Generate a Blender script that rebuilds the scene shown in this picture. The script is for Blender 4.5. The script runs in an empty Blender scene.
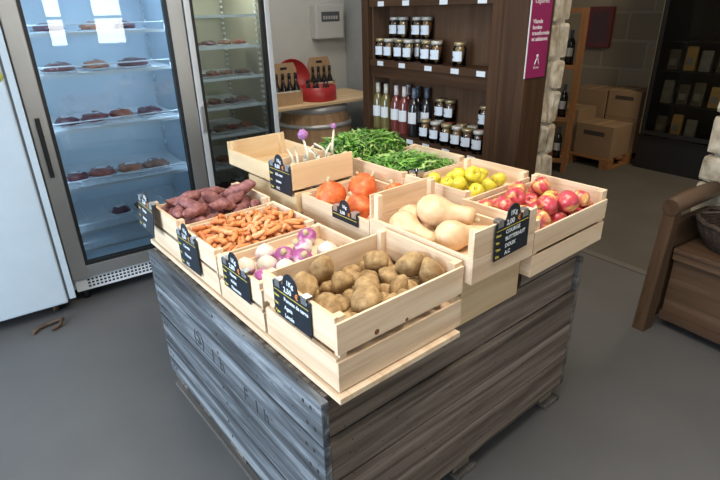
import bpy, bmesh, math, random
from mathutils import Vector, Matrix, noise, Euler
C = bpy.data.collections.new('scene'); bpy.context.scene.collection.children.link(C)
scene = bpy.context.scene
R = math.radians
# ---------------------------------------------------------------- camera
cam = bpy.data.cameras.new('camera'); cam.sensor_width = 36; cam.lens = 36*520.8/720; cam.clip_start = .02
co = bpy.data.objects.new('camera', cam); C.objects.link(co)
def cam_matrix():
    pt, ro, yaw = .41803, -.02421, R(-35)
    f = Vector((0, math.cos(pt), -math.sin(pt))); r = Vector((1, 0, 0)); u = Vector((0, math.sin(pt), math.cos(pt)))
    c, s = math.cos(ro), math.sin(ro)
    r2 = c*r+s*u; u2 = -s*r+c*u
    Z = Matrix.Rotation(yaw, 3, 'Z')
    r2, u2, f = Z@r2, Z@u2, Z@f
    m = Matrix((r2, u2, -f)).transposed().to_4x4(); m.translation = (0, 0, 1.6)
    return m
co.matrix_world = cam_matrix(); scene.camera = co
# ---------------------------------------------------------------- light and exposure
vs = scene.view_settings; vs.view_transform = 'Standard'; vs.look = 'None'; vs.gamma = 1; vs.use_curve_mapping = False
vs.exposure = 0.35
W = bpy.data.worlds.new('world'); scene.world = W; W.use_nodes = True
W.node_tree.nodes['Background'].inputs[0].default_value = (.62, .78, 1, 1); W.node_tree.nodes['Background'].inputs[1].default_value = 1.6
def area(name, loc, direction, sx, sy, power, col, spread=180):
    l = bpy.data.lights.new(name, 'AREA'); l.shape = 'RECTANGLE'; l.size = sx; l.size_y = sy; l.energy = power; l.color = col; l.spread = R(spread)
    o = bpy.data.objects.new(name, l); C.objects.link(o); o.location = loc
    o.rotation_euler = Vector(direction).to_track_quat('-Z', 'Z').to_euler(); return o
area('daylight_shop_window', (-2.75, 1.2, 1.45), (1, .0, -.12), 3.2, 2.0, 235, (.70, .85, 1))
area('daylight_small_window', (1.55, -2.76, 1.7), (0, 1, -.1), 1.1, 1.0, 24, (1, .95, .86))
area('ceiling_panel_light', (.9, .9, 2.74), (0, 0, -1), 1.3, 1.3, 46, (1, .90, .76))
area('corner_fill_light', (2.0, 3.55, 2.74), (0, 0, -1), .5, .5, 9, (1, .93, .84))  # added fill with no known lamp behind it, lifts the dark corner wall
area('back_room_light', (4.4, 1.2, 2.7), (.2, .3, -1),   .6, .6, 34, (1, .84, .62))
# ---------------------------------------------------------------- materials
def newmat(name):
    m = bpy.data.materials.new(name); m.use_nodes = True
    nt = m.node_tree; b = nt.nodes['Principled BSDF']; return m, nt, b
def ramp(nt, stops):
    r = nt.nodes.new('ShaderNodeValToRGB'); e = r.color_ramp.elements
    while len(e) < len(stops): e.new(.5)
    for i, (p, c) in enumerate(stops): e[i].position = p; e[i].color = (*c, 1)
    return r
MC = {}
def plain(name, col, rough=.6, metal=0, var=.0, scale=8, bump=0, emit=0, spec=None, coat=0):
    if name in MC: return MC[name]
    m, nt, b = newmat(name)
    b.inputs['Roughness'].default_value = rough; b.inputs['Metallic'].default_value = metal
    if coat: b.inputs['Coat Weight'].default_value = coat
    tc = nt.nodes.new('ShaderNodeTexCoord'); n = nt.nodes.new('ShaderNodeTexNoise')
    n.inputs['Scale'].default_value = scale; n.inputs['Detail'].default_value = 5
    nt.links.new(tc.outputs['Object'], n.inputs['Vector'])
    v = max(var, .03)
    r = ramp(nt, [(.3, tuple(c*(1-v) for c in col)), (.7, tuple(min(1, c*(1+v)) for c in col))])
    nt.links.new(n.outputs['Fac'], r.inputs['Fac']); nt.links.new(r.outputs['Color'], b.inputs['Base Color'])
    if bump:
        bp = nt.nodes.new('ShaderNodeBump'); bp.inputs['Strength'].default_value = bump; bp.inputs['Distance'].default_value = .01
        nt.links.new(n.outputs['Fac'], bp.inputs['Height']); nt.links.new(bp.outputs['Normal'], b.inputs['Normal'])
    if emit:
        b.inputs['Emission Color'].default_value = (*col, 1); b.inputs['Emission Strength'].default_value = emit
    MC[name] = m; return m
def wood(name, stops, axis, rough=.65, grain=26, stretch=.06, bump=.25, rnd=.12, knots=False):
    m, nt, b = newmat(name); L = nt.links.new
    b.inputs['Roughness'].default_value = rough; b.inputs['Specular IOR Level'].default_value = .25
    tc = nt.nodes.new('ShaderNodeTexCoord'); oi = nt.nodes.new('ShaderNodeObjectInfo')
    mp = nt.nodes.new('ShaderNodeMapping'); s = [grain]*3; s[axis] = grain*stretch; mp.inputs['Scale'].default_value = s
    ad = nt.nodes.new('ShaderNodeVectorMath'); ad.operation = 'ADD'
    cm = nt.nodes.new('ShaderNodeVectorMath'); cm.operation = 'SCALE'; cm.inputs[0].default_value = (13.1, 7.7, 5.3)
    L(oi.outputs['Random'], cm.inputs['Scale']); L(tc.outputs['Object'], mp.inputs['Vector'])
    L(mp.outputs['Vector'], ad.inputs[0]); L(cm.outputs['Vector'], ad.inputs[1])
    n = nt.nodes.new('ShaderNodeTexNoise'); n.inputs['Scale'].default_value = 1; n.inputs['Detail'].default_value = 6; n.inputs['Roughness'].default_value = .65
    n.inputs['Distortion'].default_value = .6
    L(ad.outputs['Vector'], n.inputs['Vector'])
    r = ramp(nt, stops); L(n.outputs['Fac'], r.inputs['Fac'])
    h = nt.nodes.new('ShaderNodeHueSaturation'); mr = nt.nodes.new('ShaderNodeMapRange')
    mr.inputs['To Min'].default_value = 1-rnd; mr.inputs['To Max'].default_value = 1+rnd
    L(oi.outputs['Random'], mr.inputs['Value']); L(mr.outputs['Result'], h.inputs['Value']); L(r.outputs['Color'], h.inputs['Color'])
    out = h.outputs['Color']
    if knots:
        v = nt.nodes.new('ShaderNodeTexVoronoi'); mk = nt.nodes.new('ShaderNodeMapping'); s = [9]*3; s[axis] = 4.5; mk.inputs['Scale'].default_value = s
        L(tc.outputs['Object'], mk.inputs['Vector']); a2 = nt.nodes.new('ShaderNodeVectorMath'); a2.operation = 'ADD'
        L(mk.outputs['Vector'], a2.inputs[0]); L(cm.outputs['Vector'], a2.inputs[1]); L(a2.outputs['Vector'], v.inputs['Vector'])
        kr = ramp(nt, [(.05, (1, 1, 1)), (.11, (0, 0, 0))]); L(v.outputs['Distance'], kr.inputs['Fac'])
        mx = nt.nodes.new('ShaderNodeMix'); mx.data_type = 'RGBA'; mx.inputs['B'].default_value = tuple(c*.35 for c in stops[0][1])+(1,)
        L(kr.outputs['Color'], mx.inputs['Factor']); L(out, mx.inputs['A']); out = mx.outputs['Result']
    L(out, b.inputs['Base Color'])
    bp = nt.nodes.new('ShaderNodeBump'); bp.inputs['Strength'].default_value = bump; bp.inputs['Distance'].default_value = .004
    L(n.outputs['Fac'], bp.inputs['Height']); L(bp.outputs['Normal'], b.inputs['Normal'])
    return m
PALE = [(.25, (.56, .37, .22)), (.5, (.77, .575, .39)), (.75, (.88, .73, .55))]
pale = [wood('pale_poplar_%d' % a, PALE, a, .6, 22, .05, .12, .07) for a in range(3)]
TAN = [(.25, (.58, .40, .22)), (.5, (.70, .51, .30)), (.75, (.78, .60, .38))]
tan = [wood('tan_pine_%d' % a, TAN, a, .6, 20, .05, .12, .08) for a in range(3)]
GREY = [(.25, (.035, .030, .027)), (.42, (.095, .083, .073)), (.58, (.165, .147, .132)), (.8, (.31, .285, .26))]
grey = [wood('weathered_oak_%d' % a, GREY, a, .8, 17, .035, .8, .16, True) for a in range(3)]
DARK = [(.25, (.026, .012, .006)), (.5, (.052, .025, .012)), (.8, (.090, .044, .022))]
cool_side = [wood('worn_planks_cool_light', [(.30, (.014, .013, .014)), (.42, (.048, .049, .053)), (.53, (.092, .100, .110)), (.70, (.29, .305, .32))], 1, .85, 21, .055, .6, .2, True)]  # worn planks; the blue tint paints in cool daylight on this side
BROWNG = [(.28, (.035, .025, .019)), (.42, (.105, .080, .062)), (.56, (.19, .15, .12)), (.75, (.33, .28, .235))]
grey[0] = wood('weathered_oak_warm_tint', BROWNG, 0, .85, 24, .045, .8, .16, True)  # weathered wood, its brown partly standing for warmer light on the front
dark = [wood('dark_stained_wood_%d' % a, DARK, a, .55, 18, .05, .3, .12) for a in range(3)]
BRN = [(.25, (.055, .030, .017)), (.5, (.10, .058, .034)), (.8, (.16, .098, .06))]
brown = [wood('brown_chest_wood_%d' % a, BRN, a, .5, 16, .06, .4, .1) for a in range(3)]
ORG = [(.25, (.16, .075, .03)), (.5, (.24, .115, .048)), (.8, (.31, .16, .07))]
orange_wood = [wood('orange_rack_wood_%d' % a, ORG, a, .55, 16, .06, .2, .1) for a in range(3)]
def glass(name, tint=(1, 1, 1), refl=1.45, rough=.0):
    m = bpy.data.materials.new(name); m.use_nodes = True; nt = m.node_tree; nt.nodes.clear()
    o = nt.nodes.new('ShaderNodeOutputMaterial'); mx = nt.nodes.new('ShaderNodeMixShader'); t = nt.nodes.new('ShaderNodeBsdfTransparent')
    g = nt.nodes.new('ShaderNodeBsdfGlossy'); f = nt.nodes.new('ShaderNodeFresnel'); f.inputs['IOR'].default_value = refl
    t.inputs[0].default_value = (*tint, 1); g.inputs['Roughness'].default_value = rough
    nt.links.new(f.outputs[0], mx.inputs[0]); nt.links.new(t.outputs[0], mx.inputs[1]); nt.links.new(g.outputs[0], mx.inputs[2]); nt.links.new(mx.outputs[0], o.inputs[0])
    return m
G_door = glass('cooler_door_glass', (.86, .92, .95), 1.6); G_clear = glass('clear_glass', (.9, .93, .92)); G_dark = glass('smoked_glass', (.8, .8, .75), 1.4)
white_metal = plain('white_enamel', (.46, .53, .585), .35, 0, .02)
inner_white = plain('cooler_liner', (.70, .80, .88), .5, 0, .02)
inner_green = plain('old_cooler_liner', (.52, .50, .40), .5, 0, .03)
silver = plain('brushed_aluminium', (.52, .52, .51), .35, .85, .04)
silver_lt = plain('light_aluminium', (.66, .68, .69), .4, .5, .03)
black = plain('black_plastic', (.012, .012, .013), .4)
wire = plain('white_wire', (.78, .83, .88), .4)
slate = plain('chalkboard_slate', (.009, .014, .023), .45, 0, .2, 30)  # blue cast in the base colour stands for daylight sheen
chalk = plain('chalk_white', (.75, .78, .8), .8); chalk_y = plain('chalk_yellow', (.72, .60, .08), .8); chalk_o = plain('chalk_orange', (.8, .25, .04), .8)
clipm = plain('clip_steel', (.6, .62, .64), .3, .9)
# ---------------------------------------------------------------- mesh helpers
class MB:
    def __init__(s): s.bm = bmesh.new(); s.mi = 0
    def box(s, x0, y0, z0, x1, y1, z1, bevel=0, mat=0):
        r = bmesh.ops.create_cube(s.bm, size=1); v = r['verts']
        for a in v: a.co = Vector((x0+(a.co.x+.5)*(x1-x0), y0+(a.co.y+.5)*(y1-y0), z0+(a.co.z+.5)*(z1-z0)))
        fs = {f for a in v for f in a.link_faces}
        for f in fs: f.material_index = mat
        if bevel:
            bmesh.ops.bevel(s.bm, geom=list({e for a in v for e in a.link_edges}), offset=bevel, segments=2, affect='EDGES', profile=.6)
        return s
    def tube(s, pts, r, n=8, mat=0, caps=True):
        pts = [Vector(p) for p in pts]; rs = r if isinstance(r, (list, tuple)) else [r]*len(pts); rings = []
        for i, p in enumerate(pts):
            d = (pts[min(i+1, len(pts)-1)]-pts[max(i-1, 0)]).normalized()
            a = d.orthogonal().normalized() if i == 0 else (prev - d*prev.dot(d)).normalized()
            prev = a; b = d.cross(a)
            rings.append([s.bm.verts.new(p+(a*math.cos(t)+b*math.sin(t))*rs[i]) for t in [2*math.pi*k/n for k in range(n)]])
        for A, B in zip(rings, rings[1:]):
            for k in range(n):
                f = s.bm.faces.new((A[k], A[(k+1) % n], B[(k+1) % n], B[k])); f.smooth = True; f.material_index = mat
        if caps:
            s.bm.faces.new(rings[0][::-1]).material_index = mat; s.bm.faces.new(rings[-1]).material_index = mat
        return s
    def lathe(s, prof, n=20, c=(0, 0, 0), mat=0, sx=1, sy=1):
        rings = []
        for r, z in prof:
            if r < 1e-5: rings.append([s.bm.verts.new((c[0], c[1], c[2]+z))])
            else: rings.append([s.bm.verts.new((c[0]+r*sx*math.cos(2*math.pi*k/n), c[1]+r*sy*math.sin(2*math.pi*k/n), c[2]+z)) for k in range(n)])
        for A, B in zip(rings, rings[1:]):
            for k in range(n):
                if len(A) == 1 and len(B) == 1: continue
                if len(A) == 1: vs_ = (A[0], B[(k+1) % n], B[k])
                elif len(B) == 1: vs_ = (A[k], A[(k+1) % n], B[0])
                else: vs_ = (A[k], A[(k+1) % n], B[(k+1) % n], B[k])
                f = s.bm.faces.new(vs_); f.smooth = True; f.material_index = mat
        return s
    def prism(s, outline, z0, z1, mat=0):
        a = [s.bm.verts.new((x, y, z0)) for x, y in outline]; b = [s.bm.verts.new((x, y, z1)) for x, y in outline]; n = len(a)
        s.bm.faces.new(a[::-1]).material_index = mat; s.bm.faces.new(b).material_index = mat
        for i in range(n): s.bm.faces.new((a[i], a[(i+1) % n], b[(i+1) % n], b[i])).material_index = mat
        return s
    def xf(s, M): bmesh.ops.transform(s.bm, matrix=M, verts=s.bm.verts); return s
    def mesh(s, name, mats):
        bmesh.ops.recalc_face_normals(s.bm, faces=s.bm.faces)
        me = bpy.data.meshes.new(name); s.bm.to_mesh(me); s.bm.free()
        for m in (mats if isinstance(mats, (list, tuple)) else [mats]): me.materials.append(m)
        return me
    def build(s, name, mats, parent=None): return put(name, s.mesh(name, mats), parent)
def put(name, me, parent=None):
    o = bpy.data.objects.new(name, me); C.objects.link(o)
    if parent: o.parent = parent
    return o
def tag(o, label=None, cat=None, group=None, kind=None):
    for k, v in (('label', label), ('category', cat), ('group', group), ('kind', kind)):
        if v: o[k] = v
    return o
def empty(name, loc=(0, 0, 0), rz=0, label=None, cat=None, group=None):
    o = bpy.data.objects.new(name, None); C.objects.link(o); o.location = loc; o.rotation_euler = (0, 0, rz); o.empty_display_size = .05
    return tag(o, label, cat, group)
def copy_tree(o, parent=None):
    c = o.copy(); C.objects.link(c); c.parent = parent
    for ch in [x for x in o.children]: copy_tree(ch, c)
    return c
def struct(name, mb, m): return tag(mb.build(name, m), kind='structure')
def bx(name, m, parent, *a, bevel=.0015): return MB().box(*a, bevel=bevel).build(name, m, parent)
def text_mesh(s, size, m, parent, loc, rot=(0, 0, 0), name='lettering', ext=.0004, align='CENTER', bold=.0):
    cu = bpy.data.curves.new(name, 'FONT'); cu.body = s; cu.size = size; cu.extrude = ext; cu.align_x = align; cu.offset = bold; cu.resolution_u = 3
    t = bpy.data.objects.new('tmp', cu); C.objects.link(t)
    dg = bpy.context.evaluated_depsgraph_get(); me = bpy.data.meshes.new_from_object(t.evaluated_get(dg))
    bpy.data.objects.remove(t); me.materials.clear(); me.materials.append(m)
    o = put(name, me, parent); o.location = loc; o.rotation_euler = rot; return o
# table frame: the whole display stands turned a few degrees to the room
TA = R(4.1); OX, OY = .509, .901
def tw(x, y, z=0): return Vector((OX+math.cos(TA)*x-math.sin(TA)*y, OY+math.sin(TA)*x+math.cos(TA)*y, z))
random.seed(7)
# ================================================================ SETTING
floor_m, nt, b = newmat('painted_concrete')
tc = nt.nodes.new('ShaderNodeTexCoord'); n1 = nt.nodes.new('ShaderNodeTexNoise'); n1.inputs['Scale'].default_value = 1.1; n1.inputs['Detail'].default_value = 8; n1.inputs['Roughness'].default_value = .6
r1 = ramp(nt, [(.3, (.092, .090, .089)), (.7, (.122, .119, .117))]); nt.links.new(tc.outputs['Object'], n1.inputs['Vector']); nt.links.new(n1.outputs['Fac'], r1.inputs['Fac']); nt.links.new(r1.outputs['Color'], b.inputs['Base Color'])
n2 = nt.nodes.new('ShaderNodeTexNoise'); n2.inputs['Scale'].default_value = 60; bp = nt.nodes.new('ShaderNodeBump'); bp.inputs['Strength'].default_value = .15; bp.inputs['Distance'].default_value = .003
nt.links.new(tc.outputs['Object'], n2.inputs['Vector']); nt.links.new(n2.outputs['Fac'], bp.inputs['Height']); nt.links.new(bp.outputs['Normal'], b.inputs['Normal']); b.inputs['Roughness'].default_value = .42
floor_b = plain('worn_back_room_concrete', (.080, .072, .060), .6, 0, .12, 3)
struct('floor', MB().box(-2.6, -2.6, -.1, 3.2, 4.8, 0), floor_m)
struct('floor_back_room', MB().box(3.2, -1.2, -.1, 6.3, 5.2, 0), floor_b)
plaster = plain('white_plaster', (.60, .60, .57), .85, 0, .04, 5); plaster_d = plain('grey_plaster', (.40, .42, .43), .85, 0, .08, 5)
struct('ceiling', MB().box(-2.7, -2.7, 2.8, 6.3, 5.2, 2.9), plain('ceiling_white', (.7, .69, .66), .9))
struct('wall_back', MB().box(-2.7, 4.6, 0, 3.1, 4.8, 2.8), plaster)
# wall_left with the shop window, wall_front with the small window
struct('wall_left', MB().box(-2.7, -2.7, 0, -2.6, -1.0, 2.8).box(-2.7, 2.8, 0, -2.6, 4.6, 2.8).box(-2.7, -1.0, 2.5, -2.6, 2.8, 2.8).box(-2.7, -1, 0, -2.6, 2.8, .4), plaster)
struct('wall_front', MB().box(-2.6, -2.7, 0, 1.0, -2.6, 2.8).box(2.1, -2.7, 0, 3.2, -2.6, 2.8).box(1.0, -2.7, 2.25, 2.1, -2.6, 2.8).box(1.0, -2.7, 0, 2.1, -2.6, 1.15).box(1.28, -2.7, 1.15, 1.62, -2.6, 2.25), plaster)
fr = MB()
for y in (-1.0, .25, 1.5, 2.72): fr.box(-2.68, y, .4, -2.62, y+.08, 2.5)
for z in (.4, 2.42): fr.box(-2.679, -1, z, -2.621, 2.8, z+.08)
struct('window_1', fr, plain('window_frame_grey', (.2, .2, .2), .4))
fr = MB()
for x in (1.0, 1.24, 1.62, 2.06): fr.box(x, -2.68, 1.15, x+.04, -2.62, 2.25)
for z in (1.15, 1.55, 2.21): fr.box(1.0, -2.679, z, 1.28, -2.621, z+.04).box(1.62, -2.679, z, 2.1, -2.621, z+.04)
struct('window_2', fr, MC['window_frame_grey'])
# stone walls either side of the doorway to the back room
stone, nt, b = newmat('limestone_rubble'); b.inputs['Roughness'].default_value = .9
tc = nt.nodes.new('ShaderNodeTexCoord'); n = nt.nodes.new('ShaderNodeTexNoise'); n.inputs['Scale'].default_value = 14; n.inputs['Detail'].default_value = 8
r = ramp(nt, [(.3, (.26, .21, .145)), (.5, (.46, .39, .285)), (.72, (.64, .57, .46))]); nt.links.new(tc.outputs['Object'], n.inputs['Vector']); nt.links.new(n.outputs['Fac'], r.inputs['Fac']); nt.links.new(r.outputs['Color'], b.inputs['Base Color'])
bp = nt.nodes.new('ShaderNodeBump'); bp.inputs['Strength'].default_value = .8; bp.inputs['Distance'].default_value = .02; nt.links.new(n.outputs['Fac'], bp.inputs['Height']); nt.links.new(bp.outputs['Normal'], b.inputs['Normal'])
mortar = plain('lime_mortar', (.42, .38, .31), .95, 0, .1, 20, .4)
def rubble(mb, x0, x1, y0, y1, seed, axis='x'):
    """irregular stone blocks laid in courses, standing proud of the core"""
    rnd = random.Random(seed); z = 0
    while z < 2.78:
        h = min(rnd.uniform(.13, .24), 2.8-z)
        for (a0, a1) in ((0, rnd.uniform(.4, .6)), (None, 1)):
            if a0 is None: a0 = last
            last = a1
            p = rnd.uniform(-.02, .02)
            X0 = x0+(x1-x0)*a0 if axis == 'x' else x0-.0; X1 = x0+(x1-x0)*a1 if axis == 'x' else x1
            Y0 = y0 if axis == 'x' else y0+(y1-y0)*a0; Y1 = y1 if axis == 'x' else y0+(y1-y0)*a1
            n0 = len(mb.bm.verts)
            mb.box(X0+.006, Y0+p, z+.006, X1-.006+(p if a1 == 1 and axis == 'x' else 0), Y1, z+h-.006, bevel=.022)
            mb.bm.verts.ensure_lookup_table()
            for v in mb.bm.verts[n0:]:
                v.co += noise.noise_vector(v.co*9+Vector((seed, 0, 0)))*.022
        z += h
mb = MB().box(2.72, 1.96, 0, 2.85, 3.46, 2.8, mat=1); rubble(mb, 2.70, 2.88, 1.935, 2.10, 3)
struct('wall_right', mb, [stone, mortar])
struct('wall_corner', MB().box(3.1, 3.46, 0, 3.25, 4.8, 2.8).box(2.72, 3.46, 0, 3.1, 3.56, 2.8), plaster_d)
mb = MB().box(3.04, -2.6, 0, 3.30, 1.10, 2.8, mat=1)
rubble(mb, 3.0, 3.34, .95, 1.14, 9); rubble(mb, 3.0, 3.34, .55, .95, 12, 'y')
struct('wall_right_stone_pillar', mb, [stone, mortar])
# back room shell: ashlar blocks
ash, nt, b = newmat('dressed_stone_blocks'); b.inputs['Roughness'].default_value = .9
tc = nt.nodes.new('ShaderNodeTexCoord'); mp = nt.nodes.new('ShaderNodeMapping'); mp.inputs['Rotation'].default_value = (R(90), 0, R(90)); nt.links.new(tc.outputs['Object'], mp.inputs['Vector'])
sx = nt.nodes.new('ShaderNodeSeparateXYZ'); cb = nt.nodes.new('ShaderNodeCombineXYZ'); nt.links.new(tc.outputs['Object'], sx.inputs[0]); nt.links.new(sx.outputs['Y'], cb.inputs['X']); nt.links.new(sx.outputs['Z'], cb.inputs['Y'])
br = nt.nodes.new('ShaderNodeTexBrick'); br.inputs['Scale'].default_value = 1; br.inputs['Brick Width'].default_value = .52; br.inputs['Row Height'].default_value = .3; br.inputs['Mortar Size'].default_value = .02
br.inputs['Color1'].default_value = (.33, .28, .20, 1); br.inputs['Color2'].default_value = (.25, .21, .155, 1); br.inputs['Mortar'].default_value = (.33, .29, .22, 1)
nt.links.new(cb.outputs[0], br.inputs['Vector']); nt.links.new(br.outputs['Color'], b.inputs['Base Color'])
bp = nt.nodes.new('ShaderNodeBump'); bp.inputs['Distance'].default_value = .02; bp.invert = True; nt.links.new(br.outputs['Fac'], bp.inputs['Height']); nt.links.new(bp.outputs['Normal'], b.inputs['Normal'])
struct('wall_far', MB().box(6.1, -1.2, 0, 6.3, 5.2, 2.8), ash)
struct('wall_back_room_left', MB().box(3.25, 5.0, 0, 6.1, 5.2, 2.8), plaster_d)
struct('wall_back_room_right', MB().box(3.3, -1.2, 0, 6.1, -1.0, 2.8), plaster_d)
struct('trim_1', MB().box(3.17, 1.14, .0, 3.23, 1.95, .006), plain('threshold_strip', (.12, .11, .10), .5))

# ================================================================ PALOX ON PALLET
g = 'weathered palox bin'
pal = empty('wooden_pallet', tw(0, 0, 0), TA, 'low weathered wooden pallet on the floor under the big grey wooden bin', 'pallet')
for x in (-.012, .56, 1.13): bx('bottom_board', grey[1], pal, x, .0, 0, x+.11, 1.225, .02)
for x in (.0, .56, 1.12):
    for y in (.02, .56, 1.11): bx('block', grey[0], pal, x+.005, y+.005, .0205, x+.095, y+.095, .0645)
for y in (.02, .29, .56, .84, 1.11): bx('deck_board', grey[0], pal, -.008, y, .065, 1.235, y+.10, .084)
pb = empty('wooden_bin', tw(0, 0, .085), TA, 'large weathered grey plank bin serving as the display table', 'bin')
Hb = .615; WX, WY = 1.24, 1.235
ph = [0, .16, .315, .465, Hb]
for i in range(4):
    z0, z1 = ph[i]+.003, ph[i+1]-.003
    MBx = MB().box(-.012, -.002, z0, .012, WY, z1, .003).build('side_plank', cool_side[0], pb)
    ins = .018 if i == 3 else 0
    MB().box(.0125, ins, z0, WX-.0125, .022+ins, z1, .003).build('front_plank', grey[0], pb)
    MB().box(WX-.012, 0, z0, WX+.012, WY, z1, .003).build('side_plank', grey[1], pb)
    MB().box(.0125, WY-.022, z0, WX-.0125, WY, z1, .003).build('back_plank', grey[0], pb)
for x in (.013, WX-.063):
    for y in (.051, WY-.073): bx('corner_post', grey[2], pb, x, y, .0, x+.05, y+.05, Hb-.026)
MB().box(.0125, .041, Hb-.025, WX-.0125, WY-.0225, Hb-.004).build('top_panel', grey[0], pb)
for i in range(4):
    zc = (ph[i]+ph[i+1])/2
    for y in (.035, .07, 1.16, 1.19, .62):
        for dz in (-.03, .035):
            MB().box(-.0135, y+dz*.2, zc+dz-.005, -.0125, y+.008+dz*.2, zc+dz+.005).build('nail_head', plain('rusty_nail', (.03, .022, .018), .8), pb)
stencil = plain('faded_black_stencil', (.035, .035, .04), .9)
for s_, y, z, sz in (('(S)', .80, .40, .085), ('I', .68, .385, .08), ('h', .61, .385, .08), ('F', .44, .37, .07), ('I', .37, .365, .07), ('h', .31, .365, .07)):
    text_mesh(s_, sz, stencil, pb, (-.0128, y, z-.03), (R(90), 0, R(-90)), 'stencil_mark')

# boards laid on the bin to carry the crates
tray = empty('display_board', tw(.0, -.04, .702), TA, 'thin pale plywood board under the left row of vegetable crates', 'board')
MB().box(.022, 0, 0, .47, 1.33, .018, .002).build('panel', pale[1], tray)
ris = empty('riser_plank', tw(.862, .02, .702), TA, 'weathered grey riser planks lying under the apple and yellow apple crates', 'plank')
for i in range(4): MB().box(.0, i*.305, 0, .39, i*.305+.295, .075, .003).build('plank', grey[0], ris)

# ================================================================ CRATES
CR = []
def crate(lab, x0, x1, y0, y1, z0, hs, he, ends, boards=2, wood_=pale, floorlift=.012, gap=.022, endboards=None, rz=0):
    """slatted fruit crate: posts in the corners, long side boards, taller end boards.  ends='x': the end walls stand at x0 and x1"""
    w, d = x1-x0, y1-y0; t = .007
    o = empty('fruit_crate', tw(x0, y0, z0), TA+rz, lab, 'crate', 'slatted pale wooden fruit crates')
    def walls(n, h, name, which, wd):
        bh = (h-gap*(n-1)-.004)/n
        for i in range(n):
            a = .004+i*(bh+gap); bt = a+bh
            if which == 'x':   # walls at x0,x1 running along y
                MB().box(0, t, a, t+.004, d-t, bt, .001).build(name, wd[1], o); MB().box(w-t-.004, t, a, w, d-t, bt, .001).build(name, wd[1], o)
            else:
                MB().box(0, 0, a, w, t, bt, .001).build(name, wd[0], o); MB().box(0, d-t, a, w, d, bt, .001).build(name, wd[0], o)
    en = endboards or boards
    if ends == 'x': walls(en, he, 'end_board', 'x', wood_); walls(boards, hs, 'side_board', 'y', wood_)
    else: walls(en, he, 'end_board', 'y', wood_); walls(boards, hs, 'side_board', 'x', wood_)
    pw = .022; e = t+.0045
    for ax in (e, w-e-pw):
        for ay in (t+.0005, d-t-.0005-pw):
            bx('corner_post', wood_[2], o, ax, ay, .004, ax+pw, ay+pw, he-.002, bevel=.001)
    e2 = t+.0045+.0225; MB().box(e2, t+.0005, floorlift-.012, w-e2, d-t-.0005, floorlift-.004).box(.012, t+.023, floorlift-.012, e2, d-t-.023, floorlift-.004).box(w-e2, t+.023, floorlift-.012, w-.012, d-t-.023, floorlift-.004).build('base_panel', wood_[0], o)
    return o
Z0 = .7205
crate('slatted crate of potatoes at the near corner, two knots in its front board', .033, .490, -.022, .325, Z0, .203, .218, 'x', 2, gap=.022, floorlift=.092)
crate('slatted crate of purple and white turnips behind the potato crate', .030, .43, .335, .620, Z0, .145, .165, 'x', 2, gap=.012, floorlift=.118)
crate('slatted crate holding the small orange carrots', .030, .43, .630, .935, Z0, .150, .168, 'x', 2, gap=.012, floorlift=.130)
crate('slatted crate of purple sweet potatoes at the far left corner', .030, .43, .945, 1.245, Z0, .155, .178, 'x', 2, gap=.014, floorlift=.122)
crate('slatted crate of three orange squashes in the middle of the display', .505, .845, .41, .83, .702, .225, .225, 'y', 2, floorlift=.165)
crate('empty brown crate under the garlic crate', .485, .81, .84, 1.23, .702, .225, .225, 'y', 2, gap=.05, wood_=tan)
crate('shallow crate with garlic on long stalks stacked at the back left', .478, .785, .845, 1.40, .935, .075, .110, 'y', 1, wood_=[TANL for TANL in tan])
crate('plain tan base crate standing under the butternut squash crate', .505, .80, -.005, .395, .702, .150, .155, 'y', 1, wood_=tan)
crate('crate of butternut squashes with a black price board on its front', .499, .80, -.045, .40, .862, .085, .168, 'y', 1, floorlift=.030, endboards=2, gap=.0025)
crate('crate of red apples at the right end of the display', .805, 1.265, -.045, .265, .7785, .165, .200, 'x', 2, gap=.012, floorlift=.105)
crate('crate of yellow apples behind the red apple crate', .855, 1.25, .275, .60, .7785, .180, .205, 'x', 1, floorlift=.140)
crate('crate of leafy greens with a tiny black tag behind the butternut crate', .86, 1.25, .61, .945, .7785, .180, .205, 'x', 1, floorlift=.12)
crate('crate heaped high with green salad leaves at the back of the display', .86, 1.24, .955, 1.235, .7785, .170, .19, 'x', 1, floorlift=.12)

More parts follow.
